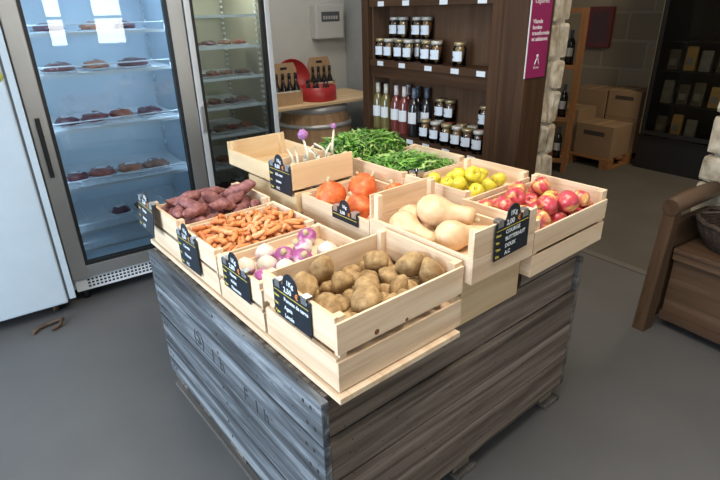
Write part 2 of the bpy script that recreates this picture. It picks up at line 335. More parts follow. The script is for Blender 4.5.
# ================================================================ COOLERS
def cooler_shelf(parent, w, x, y0, y1, z, rail=True, mt=wire):
    """wire shelf with a raised front rail"""
    m = MB().box(x, y0, z-.006, x+w, y0+.012, z+.010)
    m.box(x, y1-.01, z-.004, x+w, y1, z+.004)
    k = int((y1-y0)/.022)
    for i in range(k): m.tube([(x, y0+.02+i*.022, z), (x+w, y0+.02+i*.022, z)], .0022, 4, caps=False)
    for i in range(7): m.tube([(x+.02+i*(w-.04)/6, y0+.004, z-.003), (x+.02+i*(w-.04)/6, y1-.004, z-.003)], .003, 4, caps=False)
    s = m.build('wire_shelf', mt, parent)
    if rail:
        r = MB(); a, b = x+.05, x+w-.05
        r.tube([(a, y0+.006, z+.008), (a, y0+.006, z+.048), (b, y0+.006, z+.048), (b, y0+.006, z+.008)], .0042, 6)
        r.build('front_rail', mt, s)
    return s
def cooler(lab, x0, x1, y0, y1, zb, zt, liner, frame, shelves, gl, railed, fw, framez):
    o = empty('glass_door_cooler', (x0, y0, 0), 0, lab, 'cooler'); w, d = x1-x0, y1-y0
    MB().box(0, .06, zb, .035, d, zt).box(w-.035, .06, zb, w, d, zt).box(.035, d-.03, zb, w-.035, d, zt).box(.035, .06, zt-.05, w-.035, d-.03, zt).box(.035, .06, zb, w-.035, d-.03, zb+.09).build('cabinet', liner, o)
    dz0, dz1 = zb+.085, zt-.02
    dr = MB().box(0, 0, dz0, fw, .055, dz1, .004).box(w-fw, 0, dz0, w, .055, dz1, .004).box(fw, 0, dz0, w-fw, .055, dz0+framez, .003).box(fw, 0, dz1-.06, w-fw, .055, dz1, .003).build('door_frame', frame, o)
    MB().box(fw-.001, .004, dz0+framez-.001, fw+.018, .05, dz1-.06).box(w-fw-.018, .004, dz0+framez-.001, w-fw+.001, .05, dz1-.06).box(fw+.018, .004, dz0+framez-.001, w-fw-.018, .05, dz0+framez+.016).build('black_gasket', black, dr)
    MB().box(fw+.017, .022, dz0+framez+.015, w-fw-.017, .028, dz1-.061).build('door_glass', gl, dr)
    for z in shelves: cooler_shelf(o, w-.09, .045, .085, d-.05, z, railed)
    for sx_ in (.040, w-.052):
        m = MB()
        for k in range(int((zt-zb-.2)/.035)): m.box(sx_, .10, zb+.14+k*.035, sx_+.012, .125, zb+.155+k*.035).box(sx_, d-.09, zb+.14+k*.035, sx_+.012, d-.065, zb+.155+k*.035)
        m.build('shelf_rack_strip', wire, o)['kind'] = 'stuff'
    return o, w, d
white_metal2 = plain('grille_white', (.70, .74, .78), .4)
c1, w, d = cooler('tall glass-door cooler with blue-white light and packed meat on its wire shelves', .172, 1.058, 3.20, 3.95, .085, 2.05, inner_white, silver, (.30, .415, .68, 1.01, 1.305, 1.51, 1.74), G_door, True, .085, .075)
MB().box(.01, .02, .082, w-.01, .06, .168, .002).build('ventilation_grille', white_metal2, c1)
m = MB()
for i in range(34):
    for k in range(3): m.box(.075+i*.0225, .0185, .098+k*.021, .089+i*.0225, .0205, .110+k*.021)
m.build('grille_holes', black, c1.children[-1])['kind'] = 'stuff'
MB().box(.028, -.022, .80, .050, -.012, 1.12, .004).box(.030, -.012, .82, .048, 0, .84).box(.030, -.012, 1.08, .048, 0, 1.10).build('door_handle', black, c1)
for x in (.06, w-.1):
    for y in (.1, d-.1): MB().lathe([(0, 0), (.02, 0), (.016, .03), (.014, .086), (0, .086)], 10, (x, y, 0)).build('foot', black, c1)
l1 = bpy.data.lights.new('cooler_lamp', 'AREA'); l1.shape = 'RECTANGLE'; l1.size = .7; l1.size_y = .12; l1.energy = 3.2; l1.color = (.62, .80, 1)
lo = bpy.data.objects.new('cooler_lamp', l1); C.objects.link(lo); lo.location = (.615, 3.36, 1.985)
for zz, e_ in ((1.6, .75), (1.1, .6), (.6, .25)):     # vertical LED strips behind the door posts
    for sx_ in (-1, 1):
        l = bpy.data.lights.new('cooler_led_strip', 'AREA'); l.shape = 'RECTANGLE'; l.size = .02; l.size_y = .5; l.energy = e_; l.color = (.60, .80, 1)
        q = bpy.data.objects.new('cooler_led_strip', l); C.objects.link(q); q.location = (.615+sx_*.395, 3.275, zz-.05); q.rotation_euler = Vector((-sx_, .9, 0)).to_track_quat('-Z', 'Y').to_euler()
c2, w2, d2 = cooler('narrower glass-door cooler with dim greenish interior and a pale metal door frame', 1.066, 1.60, 3.20, 3.95, .085, 2.05, inner_green, silver_lt, (.45, .645, .85, 1.03, 1.21, 1.395, 1.575), G_door, False, .035, .075)
MB().box(.004, -.018, .92, .024, -.004, 1.08, .004).build('door_handle', silver, c2)
MB().box(.01, .02, .082, w2-.01, .06, .168, .002).build('ventilation_grille', white_metal2, c2)
for x in (.06, w2-.1):
    for y in (.1, d2-.1): MB().lathe([(0, 0), (.02, 0), (.016, .03), (.014, .086), (0, .086)], 10, (x, y, 0)).build('foot', black, c2)
l = bpy.data.lights.new('old_cooler_lamp', 'AREA'); l.shape = 'RECTANGLE'; l.size = .4; l.size_y = .1; l.energy = 3.2; l.color = (1, .96, .78)
q = bpy.data.objects.new('old_cooler_lamp', l); C.objects.link(q); q.location = (1.333, 3.36, 1.98)
# white freezer cabinet
fz = empty('white_freezer', (-.75, 3.115, 0), 0, 'tall plain white solid-door freezer at the left edge', 'freezer')
MB().box(0, .055, .10, .91, .80, 2.05, .006).build('cabinet', white_metal, fz)
MB().box(.0, 0, .085, .868, .05, 2.04, .01).build('door', white_metal, fz)
MB().box(.879, .008, .10, .912, .054, 2.04, .003).build('hinge_side_trim', white_metal, fz)
MB().box(.868, .012, .10, .879, .052, 2.04).build('door_seal', plain('grey_seal', (.12, .14, .16), .6), fz)
sk = MB().lathe([(0, 0), (.03, 0), (.03, .0015), (0, .0015)], 16).xf(Matrix.Translation((.834, -.0002, 1.343)) @ Matrix.Rotation(R(90), 4, 'X')).build('round_sticker', plain('lime_sticker', (.62, .68, .12), .6), fz)
rust = plain('rusty_iron', (.10, .065, .045), .8, .3, .4, 30)
for x, y in ((.08, .12), (.80, .12), (.08, .68), (.80, .68)):
    q = MB().box(x-.035, y-.04, .088, x+.035, y+.04, .099, .002).tube([(x-.016, y, .035), (x+.016, y, .035)], .034, 14).build('caster', rust, fz)
q = empty('scrap_iron_bracket', (.0, 3.05, 0), R(20), 'small rusty iron bracket lying on the floor under the white freezer', 'bracket')
MB().tube([(-.1, 0, .012), (-.05, .03, .012), (.03, .01, .02), (.06, -.02, .03), (.03, -.045, .014), (-.02, -.05, .012)], .011, 7).build('bent_rod', rust, q)

# vacuum-packed meat: one builder, each packet a thing
def blob(seed, sx, sy, sz, sub=3, amp=.12, freq=2.2):
    bm = bmesh.new(); bmesh.ops.create_icosphere(bm, subdivisions=sub, radius=1)
    for v in bm.verts:
        n = noise.noise(v.co*freq+Vector((seed*3.7, seed, 0)))
        v.co *= 1+amp*n
        v.co = Vector((v.co.x*sx, v.co.y*sy, v.co.z*sz))
    for f in bm.faces: f.smooth = True
    return bm
film = plain('clear_film', (.60, .62, .68), .15, 0, .15, 30, .3)
meats = [plain('meat_%d' % i, c, .28, 0, .35, 26, .3, coat=.5) for i, c in enumerate([(.16, .035, .04), (.30, .075, .05), (.10, .022, .045), (.38, .14, .07), (.24, .12, .08)])]
mlab = plain('paper_label', (.72, .75, .8), .6)
def meat(x, y, z, sx, sy, sz, mi, rot, lab, group, label=True):
    o = empty('meat_packet', (x, y, z+.004), rot, lab, 'meat packet', group)
    bm = blob(x*31+z*7, sx, sy, sz, 3, .35, 2.5)
    for v in bm.verts: v.co.z = max(v.co.z, -sz*.55)+sz*.55
    me = bpy.data.meshes.new('meat'); bm.to_mesh(me); bm.free(); me.materials.append(meats[mi]); put('meat', me, o)
    f = MB().box(-sx*1.12, -sy*1.15, .0, sx*1.12, sy*1.15, .004, .001)
    for v in f.bm.verts: v.co.z += .006*noise.noise(v.co*40)+.002 if v.co.z > .002 else 0
    f.build('plastic_pouch', film, o)
    if label: MB().box(-.03, -.022, sz*1.5, .032, .022, sz*1.5+.0015).build('paper_label', mlab, o)
    return o
rnd = random.Random(11)
words = {1.51: 'on the top shelf of the blue-lit cooler', 1.305: 'on the second shelf of the blue-lit cooler', 1.01: 'on the third shelf of the blue-lit cooler', .68: 'on the fourth shelf of the blue-lit cooler', .415: 'on the lowest shelf of the blue-lit cooler'}
rows = {1.51: [(.40, .07, 2), (.62, .06, 3), (.80, .06, 2)], 1.305: [(.40, .075, 0), (.60, .07, 3), (.80, .085, 2)], 1.01: [(.38, .06, 2), (.53, .075, 0), (.69, .06, 1), (.85, .07, 2)], .68: [(.36, .055, 0), (.50, .07, 1), (.67, .07, 3), (.82, .075, 4)], .415: [(.56, .05, 2), (.70, .05, 0)]}
pos_w = ['leftmost', 'second from the left', 'third from the left', 'fourth from the left']
for z, L_ in rows.items():
    for i, (x, s, mi) in enumerate(L_):
        meat(x, 3.50+rnd.uniform(-.03, .03), z+.006, s, s*1.2, .03, mi, rnd.uniform(-.5, .5), '%s meat packet %s, %s' % (['dark red', 'red-brown', 'purplish', 'orange-brown', 'pale brown'][mi], words[z], pos_w[i]), 'vacuum-packed meat in the blue-lit cooler', (x*100) % 2 < 1.4)
for j, z in enumerate((.45, .645, .85, 1.03, 1.21, 1.395)):
    for i in range(4):
        mi = (j+i*2) % 5
        meat(1.165+i*.105, 3.46+rnd.uniform(-.02, .02), z+.006, .043, .075, .02, mi, rnd.uniform(-.3, .3), '%s packet on the %s shelf up of the greenish cooler, %s' % (['dark red', 'red-brown', 'purplish', 'orange-brown', 'pale brown'][mi], ['first', 'second', 'third', 'fourth', 'fifth', 'sixth'][j], pos_w[i]), 'meat packets in the greenish cooler', i % 2 == 0)

# ================================================================ BARREL CORNER
bar = empty('wine_barrel', (2.42, 4.12, 0), 0, 'oak wine barrel with steel hoops standing in the corner', 'barrel')
prof = [(0, 0), (.27, 0)]+[(.27+.075*math.sin(math.pi*t/12), .86*t/12) for t in range(13)]+[(.255, .86), (.255, .835), (0, .835)]
oak = wood('barrel_oak', [(.25, (.27, .16, .085)), (.5, (.42, .26, .145)), (.8, (.54, .37, .22))], 2, .6, 22, .06, .3, .05)
MB().lathe(prof, 40).build('staves', oak, bar)
for z0, z1, rr in ((.785, .85, .290), (.665, .70, .325), (.16, .20, .325), (.02, .07, .292)):
    MB().lathe([(rr-.004, z0), (rr+.006, z0), (rr+.002 if z0 > .5 else rr+.01, z1), (rr-.006, z1), (rr-.004, z0)], 40).build('hoop', plain('galvanised_hoop', (.72, .72, .72), .45, .6), bar)
bd = MB().box(1.86, 3.80, .862, 2.98, 4.45, .884, .002)
tag(bd.build('barrel_top_board', tan[0]), 'rough plywood board laid across the wine barrel as a table top', 'board')
red = plain('red_lacquer', (.42, .028, .03), .4, 0, .05)
tin = empty('red_round_tin', (2.395, 4.0, .885), 0, 'round red tin full of small dark bottles on the barrel board', 'tin')
MB().lathe([(0, 0), (.155, 0), (.158, .005), (.158, .115), (.150, .115), (.150, .006), (0, .006)], 36).build('body', red, tin)
lid = empty('red_tin_lid', (2.27, 4.215, .885), R(-2), 'round red lid leaning upright behind the red tin', 'lid')
MB().lathe([(0, 0), (.165, 0), (.165, .018), (.158, .018), (.158, .006), (0, .006)], 36).xf(Matrix.Translation((0, 0, .166)) @ Matrix.Rotation(R(82), 4, 'X')).build('disc', red, lid)
amber = plain('dark_bottle_glass', (.02, .012, .01), .12, 0, .1, 5, coat=.6)
def small_bottle(parentless, x, y, z, s, lab, grp):
    o = empty('small_bottle', (x, y, z), 0, lab, 'bottle', grp)
    MB().lathe([(0, 0), (.022*s, 0), (.024*s, .01*s), (.024*s, .10*s), (.010*s, .145*s), (.009*s, .20*s), (0, .20*s)], 12).build('body', amber, o)
    MB().lathe([(.0245*s, .03*s), (.0255*s, .032*s), (.0255*s, .085*s), (.0245*s, .087*s)], 12).build('paper_label', plain('cream_label', (.6, .55, .45), .7), o)
    MB().lathe([(.0095*s, .165*s), (.011*s, .165*s), (.011*s, .205*s), (0, .206*s)], 10).build('cap', black, o)
    return o
pl = ['at the left rim', 'left of the middle', 'in the middle', 'right of the middle', 'at the right rim', 'at the back left', 'at the back right']
for i, (dx, dy) in enumerate([(-.105, .0), (-.055, -.03), (.0, .02), (.055, -.02), (.105, .01), (-.04, .085), (.05, .09)]):
    small_bottle(0, 2.395+dx, 4.0+dy, .892, .80, 'small dark bottle inside the round red tin, ' + pl[i], 'small bottles in the red tin')
ply = plain('light_plywood', (.45, .29, .16), .6, 0, .1, 12)
def carrier(x, y, lab, n, rz=0, s=1.0, blab=''):
    o = empty('bottle_carrier', (x, y, .885), rz, lab, 'bottle carrier')
    ww = .105*s
    pts = [(-ww, 0), (ww, 0), (ww, .24*s), (ww*.8, .29*s), (-ww*.8, .29*s), (-ww, .24*s)]
    m = MB().prism(pts, -.004, .004).xf(Matrix.Rotation(R(90), 4, 'X')); m.build('handle_panel', ply, o)
    MB().box(-ww, -.07, 0, ww, -.0045, .006).box(-ww, -.075, 0, ww, -.07, .10).box(-ww-.005, -.075, 0, -ww, .004, .12).box(ww, -.075, 0, ww+.005, .004, .12).build('tray', ply, o)
    MB().box(-.03, -.0055, .245*s, .03, -.0044, .262*s).build('handle_slot', black, o)
    for i in range(n):
        px = -ww+ww*2*(i+.5)/n; v = Matrix.Rotation(rz, 3, 'Z') @ Vector((px, -.037, 0))
        small_bottle(0, x+v.x, y+v.y, .893, 1.05*s, 'dark bottle %s %s' % (['first from the left', 'second from the left', 'third from the left', 'last on the right'][i if i < n-1 else 3], blab), 'bottles in plywood carriers')
carrier(2.58, 4.27, 'plywood bottle carrier with a cut-out handle behind the red tin', 4, 0, 1.12, 'in the plywood carrier behind the red tin')
carrier(2.06, 3.97, 'plywood bottle carrier beside the cooler, left of the red tin', 4, 0, 1.12, 'in the carrier beside the cooler')
lm = empty('lime_bag', (2.06, 4.34, .885), 0, 'lime green folded bag standing on a box behind the left carrier', 'bag')
MB().box(-.08, -.03, 0, .08, .03, .29, .004).build('box', ply, lm)
m = MB().box(-.075, -.025, .2905, .06, .025, .40, .008)
for v in m.bm.verts: v.co += noise.noise_vector(v.co*12)*.012 if v.co.z > .3 else Vector()
m.build('folded_bag', plain('lime_fabric', (.42, .55, .02), .6), lm)
fb = empty('fuse_box', (2.71, 4.585, 1.345), 0, 'white wall-mounted fuse box with a dark window strip', 'fuse box')
MB().box(0, -.09, 0, .31, .014, .30, .012).build('casing', plain('fusebox_white', (.62, .62, .60), .5), fb)
MB().box(.06, -.095, .15, .26, -.0905, .235, .003).build('window', plain('fuse_window', (.10, .11, .12), .2), fb)
for i in range(6): MB().box(.075+i*.028, -.099, .17, .095+i*.028, -.0955, .20).build('switch', plain('switch_grey', (.45, .46, .46), .5), fb)

# ================================================================ WALL SHELF UNIT
su = empty('wall_shelf_unit', (2.50, 1.93, 0), 0, 'tall dark wooden shelf unit with jars and bottles, set in the wall', 'shelf unit')
D = .195
MB().box(0, 0, 0, D, .19, 2.5, .003).build('right_post', dark[2], su)
MB().box(.0, .192, 0, .04, .27, 2.5, .003).build('front_stile', dark[2], su)
MB().box(0, 1.47, 0, D+.01, 1.55, 2.5, .003).build('left_post', dark[2], su)
MB().box(.04, 1.452, 0, D, 1.469, 2.5).build('inner_side', brown[2], su)
MB().box(D, .19, 0, D+.012, 1.47, 2.5).build('back_panel', [wood('shelf_back_wood', [(.25, (.05, .026, .014)), (.5, (.085, .045, .025)), (.8, (.13, .07, .04))], 2, .6, 12, .08, .3, .05)], su)
for z, h in ((.715, .05), (1.245, .045), (1.655, .045), (.20, .05)):
    s_ = MB().box(.002, .271, z-h, D-.001, 1.451, z, .002).build('shelf', dark[1], su)
MB().box(.01, .271, 1.12, .03, 1.451, 1.199, .002).build('beam', dark[1], su)
plab = plain('price_card', (.62, .66, .70), .6)
def card(y, z, i):
    o = MB().box(-.0016, -.035, -.016, 0, .035, .016).build('shelf_price_card', plab); o.location = (2.5005-.0, y, z)
    tag(o, 'small white price card %s' % i, 'price card', 'price cards on the shelf edges')
rk = ['leftmost', 'second from the left', 'third from the left', 'fourth from the left', 'fifth from the left', 'rightmost']
for nm, z, ys in (('upper', 1.628, (3.24, 2.965, 2.60, 2.28)), ('middle', 1.222, (3.25, 3.0, 2.725, 2.475, 2.255)), ('lower', .692, (3.25, 3.085, 2.90, 2.725, 2.525, 2.29))):
    for i, y in enumerate(ys): card(y, z, 'on the %s shelf edge, %s' % (nm, rk[i] if i < len(ys)-1 else 'rightmost'))
jar_fill = [plain('jar_content_%d' % i, c, .35, 0, .25, 60) for i, c in enumerate([(.16, .06, .02), (.30, .13, .04), (.10, .03, .015), (.34, .20, .08)])]
lidm = [plain('gold_lid', (.45, .36, .2), .35, .6), plain('white_lid', (.55, .53, .48), .4, .2), plain('red_lid', (.2, .03, .02), .4, .2)]
jl = plain('jar_label', (.62, .68, .76), .6)
def jar(x, y, z, fi, li, lab, grp, s=1):
    o = empty('preserve_jar', (x, y, z), R(180), lab, 'jar', grp)
    p = [(0, 0), (.040, 0), (.044, .006), (.044, .108), (.036, .124), (.034, .130)]
    MB().lathe([(r*s, h*s) for r, h in p]+[(.031*s, .129*s), (.033*s, .122*s), (.041*s, .106*s), (.041*s, .008*s), (0, .006*s)], 20).build('glass', G_clear, o)
    MB().lathe([(0, .0085*s), (.0400*s, .009*s), (.0400*s, .104*s), (.033*s, .118*s), (0, .118*s)], 18).build('contents', jar_fill[fi], o)
    MB().lathe([(.034*s, .125*s), (.038*s, .125*s), (.038*s, .143*s), (.034*s, .146*s), (0, .146*s)], 20).build('lid', lidm[li], o)
    m = MB(); n = 12; a0 = R(-62); a1 = R(62); rr = .0447*s
    va = [(m.bm.verts.new((rr*math.cos(a0+(a1-a0)*k/n), rr*math.sin(a0+(a1-a0)*k/n), .032*s)), m.bm.verts.new((rr*math.cos(a0+(a1-a0)*k/n), rr*math.sin(a0+(a1-a0)*k/n), .092*s))) for k in range(n+1)]
    for A, B in zip(va, va[1:]): m.bm.faces.new((A[0], B[0], B[1], A[1]))
    lb = m.build('paper_label', jl, o)
    mm = MB().lathe([(0, 0), (.007, 0), (.007, .0006), (0, .0006)], 10).xf(Matrix.Translation((rr*.962+.0012, -.016, .058*s)) @ Matrix.Rotation(R(-20), 4, 'Z') @ Matrix.Rotation(R(90), 4, 'Y')).build('printed_mark', plain('label_print', (.03, .02, .02), .6), lb)
    return o
ups = [3.335, 3.235, 3.115, 3.012, 2.823, 2.725, 2.512]
for i, y in enumerate(ups):
    jar(2.575, y, 1.2455, i % 4 if i < 6 else 3, i % 2, 'jar in the front row of the middle shelf, %s' % ['leftmost', 'second from the left', 'third from the left', 'fourth from the left', 'fifth from the left', 'sixth from the left', 'standing alone at the right'][i], 'jars on the middle shelf')
for i, y in enumerate((3.265, 3.165, 3.01, 2.912)):
    jar(2.652, y, 1.2455, (i+1) % 4, 1, 'jar behind the front row of the middle shelf, %s' % rk[i], 'jars on the middle shelf')
    jar(2.652, y, 1.2455+.1465, (i+2) % 4, 1, 'jar stacked on the back row of the middle shelf, %s' % rk[i], 'jars on the middle shelf')
jar(2.652, 2.80, 1.2455, 0, 0, 'jar peeking between the fourth and fifth front jars of the middle shelf', 'jars on the middle shelf')
for i, (y, fi) in enumerate(((2.810, 1), (2.702, 0), (2.594, 3), (2.492, 1), (2.395, 0), (2.297, 2))):
    jar(2.570, y, .7155, fi, i % 2, 'jar in the front row of the lower shelf, %s' % rk[i], 'jars on the lower shelf')
for i, y in enumerate((2.745, 2.65, 2.53, 2.43, 2.33)):
    jar(2.652, y, .7155, (i*3+1) % 4, (i+1) % 3, 'jar behind the front row of the lower shelf, %s' % (rk[i] if i < 4 else 'rightmost'), 'jars on the lower shelf')
for y, w_ in ((2.745, 'left one of the pair beside the wine bottles'), (2.65, 'right one of the pair beside the wine bottles'), (2.33, 'alone at the right end')):
    jar(2.652, y, .7155+.1465, 0, 0, 'jar stacked on the lower shelf, %s' % w_, 'jars on the lower shelf')
wines = {'white': plain('straw_wine_glass', (.16, .13, .045), .1, 0, .05, coat=.7), 'rose': plain('rose_wine_glass', (.16, .035, .03), .1, 0, .05, coat=.7), 'red': plain('dark_wine_glass', (.014, .012, .014), .1, 0, .05, coat=.7)}
foils = {'white': plain('white_foil', (.55, .52, .45), .4), 'rose': plain('pink_foil', (.62, .55, .55), .4), 'red': plain('dark_blue_foil', (.10, .13, .18), .4)}
wl = plain('wine_label', (.66, .68, .70), .6)
def wine(x, y, z, k, lab, grp, h=.35, labels=True):
    o = empty('wine_bottle', (x, y, z), R(180), lab, 'wine bottle', grp); s = h/.30
    MB().lathe([(0, 0), (.034*s, 0), (.0365*s, .006*s), (.0365*s, .185*s), (.030*s, .212*s), (.0145*s, .240*s), (.0135*s, .296*s), (0, .298*s)], 18).build('glass', wines[k], o)
    MB().lathe([(.0146*s, .240*s), (.0155*s, .241*s), (.0152*s, .300*s), (0, .301*s)], 14).build('foil', foils[k], o)
    if labels:
        m = MB(); n = 12; a0 = R(-70); a1 = R(70); rr = .0372*s
        va = [(m.bm.verts.new((rr*math.cos(a0+(a1-a0)*q/n), rr*math.sin(a0+(a1-a0)*q/n), .085*s)), m.bm.verts.new((rr*math.cos(a0+(a1-a0)*q/n), rr*math.sin(a0+(a1-a0)*q/n), .155*s))) for q in range(n+1)]
        for A, B in zip(va, va[1:]): m.bm.faces.new((A[0], B[0], B[1], A[1]))
        m.build('paper_label', wl, o)
    return o
for i, (y, k, t) in enumerate(((3.375, 'white', 'pale straw-coloured wine bottle, leftmost on the lower shelf'), (3.275, 'white', 'straw-coloured wine bottle, second from the left on the lower shelf'), (3.15, 'rose', 'rose wine bottle with pale foil, left one of the two rose bottles'), (3.055, 'rose', 'rose wine bottle with pale foil, right one of the two rose bottles'), (2.945, 'red', 'dark red wine bottle nearest the front of the lower shelf'))):
    wine(2.575, y, .7155, k, t, 'wine bottles on the lower shelf')
wine(2.645, 2.885, .7155, 'red', 'dark wine bottle behind, between the front dark bottle and the jars', 'wine bottles on the lower shelf')
wine(2.650, 2.985, .7155, 'red', 'dark wine bottle in the back row behind the front dark bottle', 'wine bottles on the lower shelf')
wine(2.650, 3.10, .7155, 'rose', 'rose wine bottle standing in the back row', 'wine bottles on the lower shelf')
# magenta sign on the right post
sg = empty('magenta_sign', (2.488, 1.9275, 1.222), 0, 'narrow magenta vertical sign with small white writing on the dark post', 'sign')
MB().box(0, -.004, 0, .178, 0, .60).build('board', plain('magenta_board', (.26, .012, .09), .45), sg)
MB().box(-.002, -.0048, 0, .004, 0, .60).build('white_edge', plain('white_edge', (.6, .58, .58), .5), sg)
wt = plain('white_print', (.75, .68, .70), .6)
for i, t in enumerate(('Viande', 'bovine', 'transformée', 'et salaisons')): text_mesh(t, .030, wt, sg, (.028, -.0046, .285-i*.030), (R(90), 0, 0), 'lettering', align='LEFT', bold=.0006)
text_mesh('Légumes', .034, wt, sg, (.09, -.0046, .385), (R(90), 0, 0), 'lettering')
m = MB().lathe([(0, 0), (.010, 0), (.010, .001), (0, .001)], 12).xf(Matrix.Translation((.095, -.0045, .115)) @ Matrix.Rotation(R(90), 4, 'X'))
m.tube([(.075, -.0048, .07), (.088, -.0048, .10), (.098, -.0048, .105), (.112, -.0048, .07)], .003, 5); m.build('emblem', wt, sg)
text_mesh('ferme', .02, wt, sg, (.093, -.0046, .048), (R(90), 0, 0), 'lettering')

# ================================================================ BENCH AND BASKET
be = empty('wooden_chest_bench', (2.60, 1.10, 0), R(-3), 'old brown wooden chest bench with splayed side panels, against the stone pillar', 'bench')
m = MB().prism([(-.055, 0), (.03, 0), (.055, .66), (.0, .66)], 0, -.06).xf(Matrix.Rotation(R(90), 4, 'X'))   # front stile, profile in x-z
m.xf(Matrix.Translation((0, -.062, 0))); m.build('front_leg', brown[2], be)
MB().prism([(.03, .05), (.40, .05), (.40, .60), (.055, .60)], 0, -.03).xf(Matrix.Translation((0, -.045, 0)) @ Matrix.Rotation(R(90), 4, 'X')).build('side_panel', brown[0], be)
MB().tube([(-.01, -.035, .685), (.20, -.035, .70), (.40, -.035, .70)], [.042, .046, .042], 14).build('arm_rail', brown[0], be)
MB().box(.085, -1.35, .07, .107, -.066, .425, .003).build('chest_front', brown[1], be)
MB().box(.060, -1.35, .40, .084, -.066, .44, .003).box(.060, -1.35, .055, .084, -.066, .10, .003).build('front_rail', brown[1], be)
MB().box(.055, -1.35, .4405, .40, -.066, .462, .003).build('seat', brown[1], be)
bk = empty('wicker_basket', tuple(Vector((2.86, .83, .464))), 0, 'round dark wicker basket resting on the bench seat', 'basket')
wick = plain('dark_wicker', (.050, .032, .022), .7, 0, .4, 60, .5)
m = MB()
for k in range(13):
    t = k/12; rr = .115+.075*math.sin(t*1.45)
    m.tube([((rr+.005*(-1)**j)*math.cos(j*math.pi/24), (rr+.005*(-1)**j)*math.sin(j*math.pi/24), .006+t*.13) for j in range(49)], .0075, 6, caps=False)
m.build('woven_wall', wick, bk); MB().lathe([(0, .0), (.115, .0), (.115, .01), (0, .01)], 24).build('base', wick, bk)
m = MB(); m.tube([(.195*math.cos(j*math.pi/20), .195*math.sin(j*math.pi/20), .148+.004*math.sin(j*2.2)) for j in range(41)], .012, 8, caps=False); m.build('rim', wick, bk)
for sgn in (1, -1): MB().tube([(.05*math.cos(a)*1.0, sgn*(.19-.09*math.sin(a)), .155+.02*math.sin(a)) for a in [math.pi*k/10 for k in range(11)]], .008, 7).build('handle', wick, bk)

# ================================================================ BACK ROOM
rk_ = empty('bottle_rack', (4.72, 3.02, 0), R(29), 'tall orange-brown wooden wine rack in the dim back room', 'rack')
for x in (0, .27):
    for y in (0, .95): MB().box(x, y, 0, x+.035, y+.05, 1.56, .003).build('post', orange_wood[2], rk_)
for z in (.10, .52, 1.02, 1.52):
    MB().box(.0, .051, z, .03, .949, z+.04, .002).box(.031, .051, z+.005, .27, .949, z+.02).box(.27, .051, z, .30, .949, z+.04).build('shelf', orange_wood[1], rk_)
    MB().box(.036, .01, z, .269, .04, z+.04).build('side_rail', orange_wood[0], rk_)
nn = ['bottom', 'middle', 'upper']
for j, z in enumerate((.1205, .5405, 1.0405)):
    for i in range(4):
        q = Vector((4.72, 3.02, 0))+Matrix.Rotation(R(29), 3, 'Z') @ Vector((.10, .115+i*.115, 0)); wine(q.x, q.y, z, 'red', 'dark bottle on the %s shelf of the orange rack, %s from the right' % (nn[j], ['first', 'second', 'third', 'fourth'][i]), 'bottles in the orange rack', .33)
card_m = plain('cardboard', (.23, .15, .085), .8, 0, .06, 6); card_p = plain('carton_print', (.04, .03, .025), .8)
pp = empty('storage_pallet', (5.12, 2.80, 0), R(0), 'wooden pallet under the cardboard cartons in the back room', 'pallet')
for y in (0, .42, .84): MB().box(0, y, 0, .84, y+.1, .02).build('bottom_board', orange_wood[0], pp)
for x in (0, .36, .74):
    for y in (0, .42, .84): MB().box(x, y+.001, .0205, x+.1, y+.099, .085).build('block', orange_wood[0], pp)
for x in (0, .18, .36, .55, .74): MB().box(x, 0, .0855, x+.1, .94, .105).build('deck_board', orange_wood[1], pp)
def carton(x, y, z, a, b_, h, rz, lab, marks=True):
    o = empty('carton', (x, y, z), rz, lab, 'carton', 'cardboard cartons on the back room pallet')
    MB().box(-a/2, -b_/2, 0, a/2, b_/2, h, .004).build('box', card_m, o)
    if marks: MB().box(-a/2-.001, -b_*.28, h*.66, -a/2-.0002, b_*.28, h*.80).build('printed_band', card_p, o)
    MB().box(-a/2+.01, -.025, h, a/2-.01, .025, h+.001).build('packing_tape', plain('tape', (.30, .20, .10), .4), o)
carton(5.34, 3.03, .106, .36, .42, .33, 0, 'cardboard carton low at the front of the pallet with a dark printed band')
carton(5.74, 2.98, .106, .38, .36, .36, 0, 'cardboard carton behind the front carton, under the stacked one')
carton(5.74, 2.98, .468, .38, .36, .28, 0, 'cardboard carton stacked highest beside the black cabinet')
carton(5.74, 3.40, .106, .38, .44, .62, 0, 'tall cardboard carton at the rear left of the pallet', False)
carton(5.36, 3.47, .106, .34, .42, .45, 0, 'cardboard carton at the left, half hidden by the rack')
ps = empty('red_framed_box', (6.05, 3.55, 1.12), 0, 'dull red framed box hanging on the stone wall behind the rack', 'box')
MB().box(0, 0, 0, .048, .30, .44, .004).build('frame', plain('dull_red', (.15, .03, .03), .5), ps); MB().box(-.003, .05, .05, -.0005, .25, .39).build('panel', plain('dull_red_panel', (.08, .03, .03), .4), ps)
nt_ = empty('wall_notice', (6.09, 3.42, 1.70), 0, 'small pale framed notice high on the stone wall', 'notice')
MB().box(-.01, 0, 0, .008, .26, .20).build('frame', black, nt_); MB().box(-.012, .09, .02, -.0105, .24, .18).build('sheet', plain('notice_sheet', (.6, .6, .35), .6), nt_)
bf = empty('black_display_cabinet', (5.45, 1.93, 0), R(0), 'tall black glass-fronted cabinet with packets of dry goods in the back room', 'cabinet')
w3 = .78
MB().box(.03, 0, .0, .60, .03, 2.0).box(.03, w3-.03, 0, .60, w3, 2.0).box(.57, .03, 0, .60, w3-.03, 2.0).box(.03, .03, 1.95, .57, w3-.03, 2.0).box(.03, .03, 0, .57, w3-.03, .34).build('carcass', black, bf)
MB().box(0, 0, .36, .028, .05, 1.98, .003).box(0, w3-.05, .36, .028, w3, 1.98, .003).box(0, .05, .36, .028, w3-.05, .40).box(0, .05, 1.93, .028, w3-.05, 1.98).build('door_frame', black, bf)
